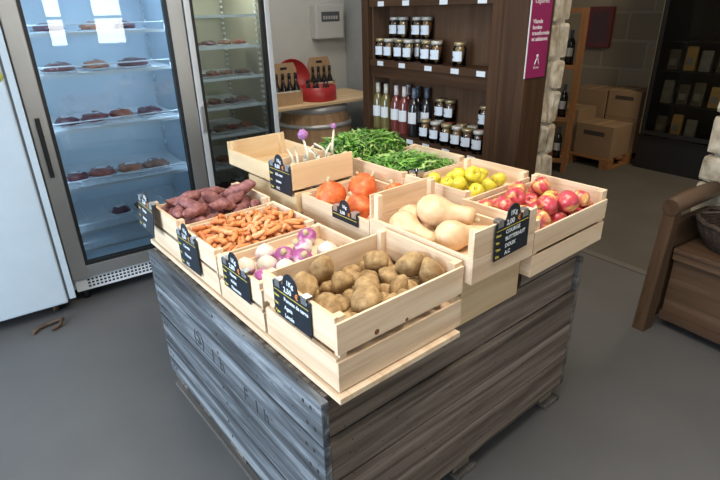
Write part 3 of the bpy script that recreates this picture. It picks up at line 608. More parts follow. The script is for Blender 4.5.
MB().box(.01, .05, .40, .016, w3-.05, 1.93).build('door_glass', G_dark, bf)
MB().box(-.004, w3-.012, .36, -.0005, w3-.004, 1.98).build('edge_strip', plain('brass_strip', (.6, .55, .42), .3, .9), bf)
MB().tube([(-.03, .09, .75), (-.03, .09, 1.65)], .008, 8).tube([(-.03, .09, .80), (0, .09, .80)], .006, 6).tube([(-.03, .09, 1.6), (0, .09, 1.6)], .006, 6).build('door_handle', MC['brass_strip'], bf)
for z in (.66, .98, 1.25): MB().box(.10, .031, z-.012, .56, w3-.031, z).build('shelf', black, bf)
bags = [plain('bag_%d' % i, c, .5, 0, .2, 20) for i, c in enumerate([(.16, .12, .08), (.60, .33, .10), (.26, .24, .20), (.12, .08, .05)])]
bnames = ['brown', 'amber', 'pale grey', 'dark brown']
for j, z in enumerate((.34, .66, .98)):
    for i in range(5):
        if (j, i) in ((0, 1), (3, 4)): continue
        bi = (i*3+j*2) % 4; h = .19+.03*((i+j) % 2)
        o = empty('dry_goods_packet', (5.63+.02*(i % 2), 2.01+i*.145, z+.001), 0, '%s packet in the black cabinet, %s shelf from the bottom, %s from the right' % (bnames[bi], ['first', 'second', 'third', 'fourth'][j], ['first', 'second', 'third', 'fourth', 'fifth'][i]), 'packet', 'packets in the black cabinet')
        m = MB().box(-.03, -.05, 0, .03, .05, h, .012)
        for v in m.bm.verts:
            if v.co.z > h*.8: v.co.x *= .25
        m.build('bag', bags[bi], o); MB().box(-.032, -.03, h*.25, -.0305, .03, h*.55).build('paper_label', plain('bag_label', (.3, .28, .24), .6), o)

# ================================================================ PRODUCE
def lerpc(a, b, t): return tuple(x+(y-x)*t for x, y in zip(a, b))
def skin(name, stops, scale=6, rough=.5, bump=.15, spots=None, coat=0, det=6, bscale=None, stretch=(1, 1, 1), sss=0):
    m, nt, b = newmat(name); L = nt.links.new; b.inputs['Roughness'].default_value = rough; b.inputs['Coat Weight'].default_value = coat
    tc = nt.nodes.new('ShaderNodeTexCoord'); oi = nt.nodes.new('ShaderNodeObjectInfo'); cm = nt.nodes.new('ShaderNodeVectorMath'); cm.operation = 'SCALE'; cm.inputs[0].default_value = (7.1, 3.7, 5.3)
    L(oi.outputs['Random'], cm.inputs['Scale']); ad = nt.nodes.new('ShaderNodeVectorMath'); ad.operation = 'MULTIPLY_ADD'; ad.inputs[1].default_value = stretch
    L(tc.outputs['Object'], ad.inputs[0]); L(cm.outputs['Vector'], ad.inputs[2])
    n = nt.nodes.new('ShaderNodeTexNoise'); n.inputs['Scale'].default_value = scale; n.inputs['Detail'].default_value = det; L(ad.outputs['Vector'], n.inputs['Vector'])
    r = ramp(nt, stops); L(n.outputs['Fac'], r.inputs['Fac']); out = r.outputs['Color']
    if spots:
        n2 = nt.nodes.new('ShaderNodeTexNoise'); n2.inputs['Scale'].default_value = spots[1]; n2.inputs['Detail'].default_value = 2; L(ad.outputs['Vector'], n2.inputs['Vector'])
        r2 = ramp(nt, [(spots[2], (0, 0, 0)), (spots[2]+.05, (1, 1, 1))]); L(n2.outputs['Fac'], r2.inputs['Fac'])
        mx = nt.nodes.new('ShaderNodeMix'); mx.data_type = 'RGBA'; L(r2.outputs['Color'], mx.inputs['Factor']); L(out, mx.inputs['A']); mx.inputs['B'].default_value = (*spots[0], 1); out = mx.outputs['Result']
    L(out, b.inputs['Base Color'])
    if bump:
        n3 = nt.nodes.new('ShaderNodeTexNoise'); n3.inputs['Scale'].default_value = bscale or scale*4; L(ad.outputs['Vector'], n3.inputs['Vector'])
        bp = nt.nodes.new('ShaderNodeBump'); bp.inputs['Strength'].default_value = bump; bp.inputs['Distance'].default_value = .004; L(n3.outputs['Fac'], bp.inputs['Height']); L(bp.outputs['Normal'], b.inputs['Normal'])
    return m
def bm_mesh(bm, name, mats):
    bmesh.ops.recalc_face_normals(bm, faces=bm.faces)
    for f in bm.faces: f.smooth = True
    me = bpy.data.meshes.new(name); bm.to_mesh(me); bm.free()
    for m in mats: me.materials.append(m)
    return me
m_pot = skin('potato_skin', [(.3, (.22, .125, .05)), (.5, (.36, .225, .095)), (.72, (.50, .34, .16))], 2.2, .7, .22, ((.16, .09, .04), 11, .68), bscale=14)
m_swt = skin('sweet_potato_skin', [(.3, (.14, .045, .045)), (.5, (.25, .09, .085)), (.72, (.38, .17, .15))], 3.0, .6, .2, ((.34, .2, .15), 14, .72), bscale=16)
m_car = [skin('carrot_skin_%d' % i, [(.3, a), (.7, c)], 40, .5, .2, bscale=120) for i, (a, c) in enumerate((((.60, .20, .05), (.80, .34, .12)), ((.68, .28, .10), (.88, .48, .24)), ((.55, .16, .045), (.74, .29, .10))))]
m_squ = skin('red_squash_skin', [(.3, (.52, .075, .016)), (.55, (.68, .14, .03)), (.75, (.76, .28, .10))], 2.2, .5, .25)
m_but = skin('butternut_skin', [(.3, (.60, .38, .20)), (.55, (.71, .48, .28)), (.8, (.77, .56, .36))], 1.6, .45, .08)
m_app = skin('red_apple_skin', [(.30, (.74, .52, .14)), (.42, (.68, .22, .12)), (.52, (.52, .045, .07)), (.75, (.60, .10, .13))], 1.3, .28, .03, None, .3, 2, stretch=(1, 1, .4))
m_app2 = skin('blush_apple_skin', [(.34, (.56, .05, .08)), (.46, (.66, .22, .12)), (.55, (.74, .52, .12)), (.8, (.76, .62, .18))], 1.2, .28, .03, None, .3, 2, stretch=(1, 1, .4))
m_yel = skin('yellow_apple_skin', [(.3, (.58, .50, .03)), (.6, (.74, .62, .05)), (.8, (.78, .70, .16))], 1.6, .35, .04, ((.45, .38, .06), 14, .72), .2)
m_stem = plain('dry_stem', (.16, .11, .05), .8, 0, .2, 60); m_stem2 = plain('corky_stem', (.52, .42, .25), .8, 0, .15, 60)
# turnip: white root with a purple crown
m_tur, nt, b = newmat('turnip_skin'); b.inputs['Roughness'].default_value = .4
tc = nt.nodes.new('ShaderNodeTexCoord'); sx = nt.nodes.new('ShaderNodeSeparateXYZ'); n = nt.nodes.new('ShaderNodeTexNoise'); n.inputs['Scale'].default_value = 35
nt.links.new(tc.outputs['Object'], sx.inputs[0]); nt.links.new(tc.outputs['Object'], n.inputs['Vector'])
ma = nt.nodes.new('ShaderNodeMath'); ma.operation = 'MULTIPLY_ADD'; ma.inputs[1].default_value = 16; nt.links.new(sx.outputs['Z'], ma.inputs[0]); nt.links.new(n.outputs['Fac'], ma.inputs[2])
r = ramp(nt, [(.36, (.72, .66, .55)), (.56, (.70, .50, .56)), (.72, (.38, .08, .26)), (.95, (.30, .07, .20))]); nt.links.new(ma.outputs[0], r.inputs['Fac']); nt.links.new(r.outputs['Color'], b.inputs['Base Color'])
def potato_mesh(k):
    rnd = random.Random(k); bm = blob(k*5.3, 1, rnd.uniform(.74, .82), rnd.uniform(.66, .74), 3, .30, 1.1)
    be_ = rnd.uniform(-.12, .12)
    for v in bm.verts: v.co.y += be_*(v.co.x**2)
    return bm_mesh(bm, 'potato', [m_pot])
def spindle(k, r, ln, bend, e=1.0, n=14, m=18, irr=.12, blunt=1.0, taper=0):
    rnd = random.Random(k); bm = bmesh.new(); rings = []
    for i in range(m+1):
        t = i/m; u = t*2-1; rr = r*(max(0, 1-abs(u)**(2.2*blunt)))**(.55*e)*(1-taper*t)
        cx = u*ln/2; cy = bend*(u*u)+r*.5*noise.noise(Vector((k, t*3, 0))); cz = r*.4*noise.noise(Vector((k+9, t*3, 0)))
        if i in (0, m): rings.append([bm.verts.new((cx, cy, cz))]); continue
        rings.append([bm.verts.new((cx, cy+math.cos(a)*rr*(1+irr*noise.noise(Vector((k+math.cos(a), math.sin(a), t*4)))), cz+math.sin(a)*rr*(1+irr*noise.noise(Vector((k+math.cos(a)+5, math.sin(a), t*4)))))) for a in [2*math.pi*q/n for q in range(n)]])
    for A, B in zip(rings, rings[1:]):
        for q in range(n):
            if len(A) == 1: bm.faces.new((A[0], B[(q+1) % n], B[q]))
            elif len(B) == 1: bm.faces.new((A[q], A[(q+1) % n], B[0]))
            else: bm.faces.new((A[q], A[(q+1) % n], B[(q+1) % n], B[q]))
    return bm
def lathe_mesh(prof, n, mats, name, lobes=0, la=.0, seed=0, am=.0, bend=0):
    mb = MB(); mb.lathe(prof, n)
    for v in mb.bm.verts:
        a = math.atan2(v.co.y, v.co.x); k = 1+la*math.cos(lobes*a)+am*noise.noise(v.co.normalized()*1.5+Vector((seed, 0, 0)))
        v.co.x *= k; v.co.y *= k
        if bend: v.co.x += bend*max(0, v.co.z)**2
    return bm_mesh(mb.bm, name, mats)
POT = [potato_mesh(k) for k in range(6)]
SWT = [bm_mesh(spindle(k+30, .5, 2.6+.25*(k % 3), .14*(k % 3-1), 1.25, 18, 26, .20), 'sweet_potato', [m_swt]) for k in range(5)]
CAR = [bm_mesh(spindle(k+60, .0105, .050+.004*(k % 4), .003*(k % 3-1), .8, 9, 10, .15, 1.6, .45), 'carrot', [m_car[k % 3]]) for k in range(8)]
def apple_prof(r, h=.92):
    P = [(0, -.70*h), (.10, -.74*h), (.22, -.80*h), (.38, -.84*h), (.58, -.78*h), (.78, -.58*h), (.93, -.28*h), (1.0, .05*h), (.98, .34*h), (.88, .62*h), (.70, .80*h), (.48, .87*h), (.28, .82*h), (.13, .70*h), (0, .60*h)]
    return [(a*r, z*r) for a, z in P]
APP = [lathe_mesh(apple_prof(1, .90+.04*k), 24, [m_app if k != 1 else m_app2], 'apple', 5, .012, k, .10) for k in range(3)]
YEL = [lathe_mesh(apple_prof(1, .9), 24, [m_yel], 'yellow_apple', 5, .015, k+5, .14) for k in range(2)]
TUR = [lathe_mesh([(0, -1.0), (.06, -.92), (.25, -.80), (.55, -.62), (.85, -.32), (1.0, .02), (.97, .30), (.78, .56), (.50, .68), (.22, .70), (0, .66)], 22, [m_tur], 'turnip', 0, 0, k, .10) for k in range(2)]
for me in TUR:
    for v in me.vertices: v.co *= .030
STEM = MB().tube([(0, 0, .50), (.04, .01, .72), (.13, .03, 1.0)], [.045, .035, .05], 7).mesh('stem', m_stem)
TST = MB().lathe([(.010, .018), (.009, .026), (.007, .034), (0, .035)], 12).mesh('stalk_stub', m_stem2)
SQU = lathe_mesh([(0, -.80), (.20, -.86), (.50, -.80), (.82, -.52), (1.0, -.10), (.96, .22), (.78, .50), (.52, .74), (.30, .93), (.16, 1.06), (0, 1.08)], 32, [m_squ], 'squash', 10, .012, 2, .05)
SQS = MB().tube([(0, 0, 1.0), (.02, 0, 1.15), (.08, .02, 1.32)], [.15, .09, .12], 9).mesh('stem', m_stem2)
def butternut_mesh(k, neck=2.3, bend=.03):
    P = [(0, -1.0), (.12, -1.03), (.35, -.98), (.68, -.76), (.92, -.40), (1.0, .0), (.94, .38), (.78, .72), (.64, 1.05), (.585, 1.5), (.575, 2.0), (.585, neck), (.52, neck+.28), (.30, neck+.40), (0, neck+.42)]
    return lathe_mesh(P, 28, [m_but], 'butternut', 7, .008, k, .05, bend)
BUT = [butternut_mesh(0, 2.1, .03), butternut_mesh(1, 2.4, -.03)]
BST = MB().lathe([(.20, 2.45), (.17, 2.55), (.13, 2.68), (.17, 2.80), (0, 2.81)], 10).mesh('stem', m_stem2)
POSES = None
#POSES-BEGIN settled resting poses (x, y, z, rx, ry, rz) of the produce in the crates
POSES = [float(v) for v in """0.5844 0.9412 0.8377 -0.04 0.15 -1.33 0.5811 1.028 0.8344 -0.24 0.2 -2.38 0.5732 1.129 0.8367 -0.57 0.67 0.3 0.5758 1.193 0.8362 -0.55 -0.2 -3.06 0.6922 0.9305 0.8335 0.04 -0.09 2.79 0.6638 1.031 0.832 0.07 0.11 -0.65 0.6634 1.102 0.8365 -0.06 0.14 -1.4 0.6571 1.192 0.8325 -0.24 0.2 -2.01 0.7633 0.9417 0.8357 -0.62 0.04 -1.8 0.765 1.045 0.8339 -0.56 -0.18 0.29 0.7466 1.115 0.8317 -0.06 0.07 2.01 0.7424 1.2 0.8358 0.21 0.41 -1.13 0.8583 0.9446 0.8361 -0.05 0.15 2.8 0.8284 1.049 0.8352 -0.2 0.18 1.74 0.8342 1.138 0.8385 -1.02 0.18 -1.62 0.8126 1.209 0.8405 0.01 0.27 0.44 0.9179 0.956 0.8324 -0.06 0.07 1.17 0.9176 1.043 0.8321 0.07 0.08 -0.28 0.916 1.124 0.8376 -0.06 0.14 -1.23 0.9379 1.212 0.8339 1.13 0.07 1.85 0.6427 0.9668 0.8467 -1.18 -0.5 -2.33 0.6184 1.082 0.8574 0.23 0.19 1.92 0.6206 1.153 0.8543 -0.25 0.25 -0.51 0.7177 0.9878 0.8375 -0.11 -0.36 -1.89 0.7106 1.061 0.8452 1.19 0.11 1.07 0.6986 1.156 0.8398 0.21 0.87 0.31 0.7853 0.997 0.8436 -0.48 -0.84 -2.67 0.7889 1.092 0.8617 0.03 0.45 0.8 0.779 1.156 0.8561 0.6 -0.1 1.69 0.8802 1.003 0.8472 0.7 0.05 -1.37 0.8687 1.092 0.8583 -0.55 -0.1 -1.41 0.8799 1.207 0.837 2.19 0.02 2.36 0.591 1.117 0.9039 0.02 -0.22 0.79 0.6981 1.198 0.8928 0.14 1.21 1.77 0.5942 0.9971 0.8904 0.4 -0.27 1.31 0.6478 1.028 0.8733 -0.15 -2.91 -1.59 0.7162 1.117 0.8782 -1.63 0.21 0.44 0.8725 1.164 0.8825 2.08 -0.04 2.23 0.8358 1.004 0.8739 -1.25 2.47 0.39 0.7417 1.028 0.889 -1.08 2.85 0.31 0.6823 0.9536 0.9047 1.2 -0.15 -2.07 0.7368 0.9313 0.8798 0.17 2.71 0.25 0.8089 0.9465 0.863 -2.07 -0.39 1.58 0.9329 1.062 0.8917 2.05 -0.67 -0.71 0.9489 0.9876 0.8858 0.25 2.1 2.35 0.6099 0.921 0.8816 0.81 0.27 -0.76 0.6824 1.405 0.864 0.12 -0.6 0.69 0.6128 1.399 0.8599 0 3.14 -1.41 0.6493 1.342 0.8587 3.14 0 1.14 0.7539 1.413 0.8672 -0.78 0.22 0.9 0.7184 1.351 0.8639 0.59 -0.2 0.16 0.8181 1.36 0.8619 3.14 0 0.24 0.7879 1.298 0.8587 -3.14 0 0.96 0.6799 1.289 0.8656 2.5 0.35 0.55 0.5502 1.426 0.8599 -3.14 0 -0.08 0.6479 1.482 0.8599 3.14 0 1.37 0.8216 1.497 0.864 0.27 -0.55 0.19 0.5568 1.301 0.8639 -0.6 0.18 -2.37 0.8538 1.629 0.8564 -1.07 0.11 -0.46 0.6656 1.72 0.8578 -1.26 0.16 2.38 0.6536 1.682 0.8562 1.48 0.03 2.4 0.7595 1.78 0.8566 -0.17 3.09 -0.97 0.6906 1.741 0.8567 -0.67 3.05 0.03 0.785 1.807 0.8592 0.86 -0.3 -1.62 0.8021 1.756 0.8582 -0.51 0.24 -0.95 0.694 1.771 0.8563 0.83 0.01 -0.76 0.61 1.681 0.857 -0.57 0.06 0.65 0.8243 1.765 0.8561 0.22 0.08 -0.58 0.577 1.647 0.8584 -0.51 0.04 1.27 0.6151 1.618 0.8576 0.11 0.05 -1.96 0.7008 1.64 0.8586 -0.87 0.33 2.25 0.7166 1.653 0.8564 -1.2 0.09 2.25 0.8436 1.596 0.8571 -0.52 0.23 -1.96 0.6852 1.583 0.8559 0.54 0 1.62 0.7015 1.603 0.8553 -0.57 0.12 -1.46 0.5634 1.757 0.8562 0.88 0.07 -0.46 0.6516 1.707 0.8563 0.15 0.05 -0.66 0.81 1.596 0.8576 0.19 0.01 -0.96 0.7835 1.638 0.8574 -0.06 0.06 -2.06 0.6558 1.76 0.8568 -1.2 0.09 -3.12 0.7224 1.831 0.8567 -0.16 3.11 0.53 0.5689 1.608 0.8574 -1.34 0.1 -2.83 0.7407 1.621 0.857 -1.18 0.13 -2.93 0.7403 1.77 0.8572 2.22 0.1 -1.43 0.5403 1.651 0.8563 0.17 0.05 0.95 0.6721 1.624 0.8628 0.14 -0.31 -0.09 0.5934 1.765 0.8597 -1.26 0.38 -0.75 0.6214 1.813 0.86 0.13 -0.24 0.86 0.7198 1.724 0.8578 0.92 0.09 1.33 0.6766 1.814 0.8576 -1.21 0.1 -2.21 0.7611 1.819 0.8577 0.16 0.06 1.89 0.6955 1.764 0.8733 0.9 -0.13 0.86 0.7199 1.578 0.856 1.44 0.04 0.58 0.665 1.798 0.8754 -2.45 -0.12 1.56 0.7168 1.78 0.8578 -0.5 0.19 1.86 0.6034 1.703 0.8561 -0.85 3.05 0.36 0.782 1.731 0.8575 0.85 0.27 -1.72 0.6453 1.655 0.858 -0.53 0.06 2.76 0.8619 1.664 0.8631 -1.88 -0.31 -1.19 0.5352 1.673 0.8622 -1.62 2.7 0.2 0.7377 1.723 0.86 0.21 0.36 -1.66 0.5648 1.788 0.8568 2.94 0.06 0.11 0.8231 1.619 0.8627 0.43 0.31 1.7 0.6055 1.729 0.8577 -1.89 0.11 0.54 0.743 1.647 0.8653 0.54 -0.26 -1.88 0.5773 1.567 0.8567 1.48 0.11 -2.61 0.8349 1.733 0.8569 0.52 -3.12 0.43 0.6531 1.813 0.8619 -1.65 -0.09 -1.83 0.5997 1.744 0.8686 0.28 0.23 -3.09 0.7747 1.587 0.8603 -0.47 -0.26 1.03 0.6847 1.601 0.8711 -0.09 -0.06 -0.2 0.6195 1.597 0.8719 0.13 -0.21 1.13 0.8232 1.669 0.8579 1.55 0.16 0.98 0.7646 1.668 0.8568 -0.53 0.06 1.6 0.7169 1.605 0.8672 0.39 -0.59 2.94 0.7629 1.575 0.8829 1.5 -0.95 -0.95 0.794 1.583 0.8687 -1.53 0.65 -1.65 0.5316 1.804 0.8587 -0.68 2.97 1.04 0.6812 1.656 0.872 0.19 -0.51 -2.4 0.8326 1.576 0.8715 -1.06 -2.92 -0.24 0.7733 1.633 0.8757 -1.3 0.02 2.35 0.5683 1.67 0.8661 1.1 0.12 -2.07 0.6972 1.686 0.8611 -0.34 -0.13 3.07 0.6332 1.603 0.8575 3.02 -0.08 1.48 0.569 1.81 0.8601 -0.2 2.82 -0.54 0.6354 1.752 0.8696 -0.25 0.02 2.09 0.8412 1.758 0.871 -0.53 0.31 -0.23 0.5568 1.732 0.8599 0.83 -0.27 -0.14 0.601 1.825 0.8665 1.29 2.64 0.23 0.6363 1.708 0.872 0.8 0.01 -1 0.7539 1.779 0.8742 -1.05 0.13 -2.24 0.7127 1.75 0.8775 0.01 0.25 -1.74 0.7298 1.672 0.8666 -0.69 0.58 1.29 0.5469 1.692 0.856 -0.22 3.08 0.08 0.6734 1.681 0.8743 -0.95 0.46 2.67 0.7582 1.604 0.8629 -0.45 0.44 0.09 0.5835 1.714 0.8783 0.44 0.4 -0.93 0.6321 1.79 0.8639 1.01 0.48 -1.63 0.78 1.582 0.8798 -1.52 0.2 2.13 0.5044 1.78 0.8564 -0.51 0.11 -0.92 0.8035 1.725 0.8656 -2.77 -0.33 0.96 0.6033 1.629 0.878 2.21 0.05 -2.15 0.7617 1.754 0.8695 -0.49 -0.75 1.46 0.7849 1.841 0.8637 -2.41 0.5 0.19 0.7109 1.82 0.8782 0.2 0.41 1.24 0.8649 1.598 0.8647 0.58 2.66 1.45 0.6976 1.64 0.8796 -0.58 -2.81 1.08 0.5554 1.712 0.8584 1.01 -0.25 -0.01 0.683 1.73 0.8709 0.22 -0.39 2.54 0.7577 1.618 0.8865 -0.81 -0.06 1.65 0.8404 1.654 0.8692 -1.75 -0.11 2.53 0.6936 1.575 0.8759 1.33 -0.27 0.68 0.5937 1.641 0.8648 -1.63 -0.27 -2.2 0.7274 1.808 0.8727 2.98 0.08 1.28 0.7825 1.729 0.8763 -0.88 -0.19 0.19 0.6927 1.795 0.8733 -0.06 0.37 1.28 0.6904 1.701 0.8766 1.26 0.12 0.07 0.7315 1.584 0.875 -0.94 -0.42 2.31 0.7484 1.698 0.8645 -0.64 0.61 -1.28 0.643 1.639 0.8744 0.93 0.14 2.22 0.655 1.584 0.8573 -1.86 0.01 1.75 0.8316 1.821 0.8571 -1.19 0.09 2.69 0.8439 1.606 0.8808 -1.85 0.26 2.4 0.5003 1.746 0.8564 -2.53 0.11 1.74 0.7647 1.661 0.8769 -0.94 -3.11 -0.36 0.7259 1.569 0.8911 0.44 2.93 0.12 0.7146 1.683 0.8786 -0.8 3.1 0.62 0.5696 1.585 0.8561 -1.89 0.11 -2.61 0.8364 1.697 0.8676 -1.55 2.9 -0.05 0.5393 1.619 0.8561 0.3 -0.01 -2.18 0.7766 1.707 0.8809 1.3 -0.16 2.89 0.8388 1.713 0.8576 -0.51 0.11 -3.03 0.5053 1.693 0.8572 0.69 0.2 1.69 0.7817 1.693 0.8618 -1.77 -0.11 2.32 0.5963 1.68 0.8819 -0.09 -0.34 2.46 0.8237 1.797 0.8575 3 0.13 0.01 0.5534 1.636 0.8753 0 -3.13 -1.06 0.8312 1.64 0.8765 -1.63 0.09 2.44 0.645 1.766 0.883 -0.04 0.5 1.84 0.8022 1.647 0.8728 -0.6 -0.22 1.86 0.6884 1.817 0.8815 1.79 0.3 1.05 0.5397 1.751 0.8692 1.82 -0.2 -0.17 0.6774 1.633 0.8886 0.69 -0.29 1.33 0.5202 1.72 0.865 1.28 0.57 -1.6 0.614 1.561 0.8624 -2.3 0.21 0.29 0.7479 1.813 0.8774 1.31 0.27 1.31 0.6357 1.667 0.8785 0.76 -2.84 0.15 0.8546 1.723 0.8752 1.14 0.2 2.04 0.8052 1.769 0.8803 -1.69 0.22 1.42 0.6123 1.708 0.8775 0.51 -3.11 -1.08 0.6161 1.767 0.8569 -0.51 0.18 -1.16 0.5379 1.794 0.8745 -0.86 0.09 0.29 0.8169 1.687 0.8793 -0.05 2.79 1.18 0.7356 1.645 0.8852 -0.49 0.38 -2.41 0.8514 1.68 0.88 0.35 2.3 0.48 0.5113 1.645 0.8649 -0.84 0.47 -1.82 0.8414 1.789 0.8721 0.12 -0.05 0.67 0.82 1.599 0.886 -0.32 0.05 -0.89 0.6419 1.597 0.8729 -3 0.22 1.11 0.6396 1.824 0.8832 -1.27 0.7 0.82 0.6556 1.719 0.886 -0.56 0.13 -0.07 0.7323 1.726 0.8816 0.49 0.23 -2.67 0.8142 1.718 0.8826 0.05 0.64 0.44 0.6725 1.575 0.8878 2.47 -0.57 -0.87 0.6064 1.8 0.8781 -0.93 3.12 -0.66 0.7258 1.613 0.8869 -0.21 0.42 2.61 0.759 1.69 0.8784 -0.22 0.57 -0.5 0.8155 1.814 0.8699 0.72 2.36 -0.16 0.5427 1.899 0.8642 -0.12 -0.09 -0.48 0.5087 2.021 0.8624 -0.41 -0.04 1.06 0.5361 2.115 0.863 0.01 -0.02 0.25 0.641 1.909 0.8624 0.07 0 0.47 0.6325 2.002 0.8622 0.34 0.08 0.92 0.6649 2.106 0.8637 -0.32 -0.1 -0.43 0.7539 1.916 0.8628 -0.17 -0.06 0.58 0.7948 1.998 0.8596 1.18 0.05 0.75 0.7657 2.108 0.8617 -0.08 0 0.47 0.5832 2.042 0.9111 0.93 2.9 0 0.574 1.963 0.903 -1.61 0.25 -1.02 0.5841 2.026 0.8689 -2.15 -0.05 0.73 0.5599 1.889 0.91 -0.47 0 0.28 0.6826 1.986 0.8931 0.91 0.7 0.13 0.6995 2.045 0.8765 2.47 0.43 0.3 0.7857 2.001 0.9146 -0.28 -0.35 -0.52 0.7888 2.057 0.859 1.27 0.05 0.69 0.737 1.948 0.8936 -1.74 -0.33 0.27 0.6718 1.896 0.9043 -0.54 0.28 0.17 0.5117 1.957 0.8909 -0.23 0.07 1.25 0.7166 2.133 0.8869 -1.8 0.06 0.15 0.5681 2.086 0.8846 1.66 0.32 0.14 0.818 1.923 0.8667 1.47 0.27 0.99 1.046 1.669 0.9178 0 0 0.49 1.149 1.573 0.9217 0.75 -0.03 -0.09 1.221 1.462 0.9178 0 0 0.95 1.21 1.664 0.9092 0 0 1.23 1.066 1.494 0.9109 0 0 2.14 1.373 1.042 1.012 -2.64 -1.75 0.18 1.066 1.262 0.9394 -0.08 -1 1.87 1.222 1.296 0.9372 1.25 -2.13 -0.6 1.116 1.05 0.9384 2.32 -1.45 0.74 1.214 1.187 0.9329 1.47 -2.52 0.47 1.474 1.339 0.9488 -0.91 -2.11 0.24 1.487 1.423 0.9394 0 0 1.44 1.438 1.383 0.9489 -0.3 -2.13 -0.38 1.499 1.286 0.9466 1.46 0.46 -0.15 1.55 1.329 0.9394 0 0 1.88 1.413 1.324 0.9457 -1.05 0.42 2.94 1.365 1.504 0.9405 0.09 -0.05 2.24 1.376 1.389 0.9402 0.07 0.03 -1.95 1.427 1.445 0.9394 0 0 -1.17 1.521 1.378 0.9447 1.42 -0.36 -2.53 1.579 1.396 0.9394 0 0 -2.36 1.519 1.467 0.9447 1.42 -0.36 2.65 1.445 1.516 0.9447 1.42 -0.36 2.18 1.574 1.501 0.9394 0 0 -1.16 1.637 1.327 0.9394 0 0 2.85 1.64 1.454 0.9447 1.42 -0.36 -1.04 1.402 1.12 0.9481 -1.4 0.46 -1.51 1.388 1.188 0.927 -0.37 -1.12 3.06 1.417 1.047 0.9328 0.08 -0.82 -0.31 1.492 1.144 0.9579 -0.86 0.64 -2.97 1.576 1.201 0.9527 0.24 0.47 -3.11 1.566 1.13 0.9218 -0.18 -0.5 0.98 1.589 1.052 0.9469 0.15 0.28 -0.87 1.568 0.9776 0.9705 0.53 0.88 0.44 1.657 1.039 0.9172 -0.85 -0.47 -0.01 1.652 0.98 0.9644 2.96 0.32 -0.51 1.512 1.016 0.9619 -1.97 -0.35 1.47 1.485 0.75 -16.73 1.25 -0.31 -2.68 1.476 1.034 0.9059 0 0 -1.47 1.358 0.9589 0.9526 2.19 0.57 1.79 1.694 1.122 0.915 1.08 -0.81 1.06 1.666 1.157 0.9609 -0.67 0.13 0.84 1.358 1.015 0.9075 0 0 2.01 1.353 1.078 0.9134 1.39 -0.07 -2.98 1.345 1.14 0.9148 1.81 0.02 0.37 1.426 0.9769 0.9133 1.36 -0.13 1.78 1.462 1.101 0.9075 0 0 -1.32 1.455 1.189 0.9132 1.07 -0.22 2.41 1.551 0.9983 0.9075 0 0 -0.27 1.529 1.073 0.9142 1.61 -0.08 -1.13 1.527 1.184 0.9075 0 0 0.5 1.617 0.9793 0.9098 0 0 -2.67 1.628 1.105 0.9144 1.04 0.31 0.22 1.618 1.171 0.9098 0 0 -0.49 1.701 0.9884 0.9124 0.79 -0.24 0.41 1.722 1.06 0.9143 1.67 -0.09 1.56 1.695 1.196 0.9159 -1.16 -3 0.09""".split()]
POSES = [POSES[i:i+6] for i in range(0, len(POSES), 6)]
#POSES-END
PR = []
def prod(kind, me, sc, loc, rot, lab, cat, grp, extra=None, world=False):
    p = Vector(loc) if world else tw(*loc)
    sc = (sc, sc, sc) if not isinstance(sc, (tuple, list)) else sc
    if extra:
        o = bpy.data.objects.new(kind, None); C.objects.link(o); o.empty_display_size = .03
        b_ = put('body', me, o); b_.scale = sc
        for nm, em in extra: q = put(nm, em, o); q.scale = sc
    else: o = put(kind, me); o.scale = sc
    o.location = p; o.rotation_euler = rot
    i = len(PR)
    if POSES and i < len(POSES) and kind not in ('butternut_squash', 'red_squash', 'yellow_apple') and POSES[i][2] > .5:
        q = POSES[i]; o.location = q[:3]; o.rotation_euler = q[3:]
    tag(o, lab, cat, grp); PR.append(o); return o
rnd = random.Random(21)
U = rnd.uniform
# potatoes: the pile, then the ones on top
pot_top = [((.105, .200, .945), .048, .5, 'large oval potato at the left rear of the heap, leaning on the crate rim'), ((.180, .205, .965), .042, 1.2, 'pear-shaped potato standing highest at the back of the heap'), ((.112, .125, .925), .044, .9, 'plump potato just inside the end wall above the price board'), ((.165, .100, .925), .032, .2, 'small round potato in the middle of the heap'),
 ((.215, .165, .915), .038, .6, 'brown potato half buried behind the small round one'), ((.285, .190, .945), .038, 1.3, 'upright potato against the back board near the inner corner post'), ((.305, .105, .950), .031, -1.0, 'small curved potato on top, right of the middle'), ((.212, .070, .940), .042, .1, 'big potato on top in the centre of the heap'),
 ((.130, .030, .925), .050, .4, 'largest long potato lying along the front board'), ((.235, .030, .920), .034, .8, 'smooth potato beside the front board, right of the largest one'), ((.295, .035, .910), .034, .2, 'pale potato near the right end of the front board'), ((.395, .120, .935), .047, .3, 'big round potato alone at the right end of the crate'),
 ((.335, .060, .910), .044, -.3, 'potato tucked under the big round one at the right'), ((.105, .060, .890), .032, .0, 'small potato low in the near left corner')]
pot_low = [(.09+.08*i+U(-.008, .008), .035+.082*j+U(-.008, .008), .847) for i in range(5) for j in range(4)]
pot_low += [(.11+.082*i, .075+.08*j, .905) for i in range(4) for j in range(3)]
for k, (x, y, z) in enumerate(pot_low): prod('potato', POT[k % 6], .037*U(.92, 1.08), (x, y, z), (U(-.3, .3), U(-.3, .3), U(0, 6)), 'potato at the bottom of the heap in the near crate, mostly covered', 'potato', 'potatoes under the heap')
for k, (p, r_, rz, lab) in enumerate(pot_top): prod('potato', POT[(k*5+1) % 6], r_*1.08, (p[0], p[1], p[2]+.03), (U(-.3, .3), U(-.2, .2), rz), lab, 'potato', 'potatoes on top of the heap')
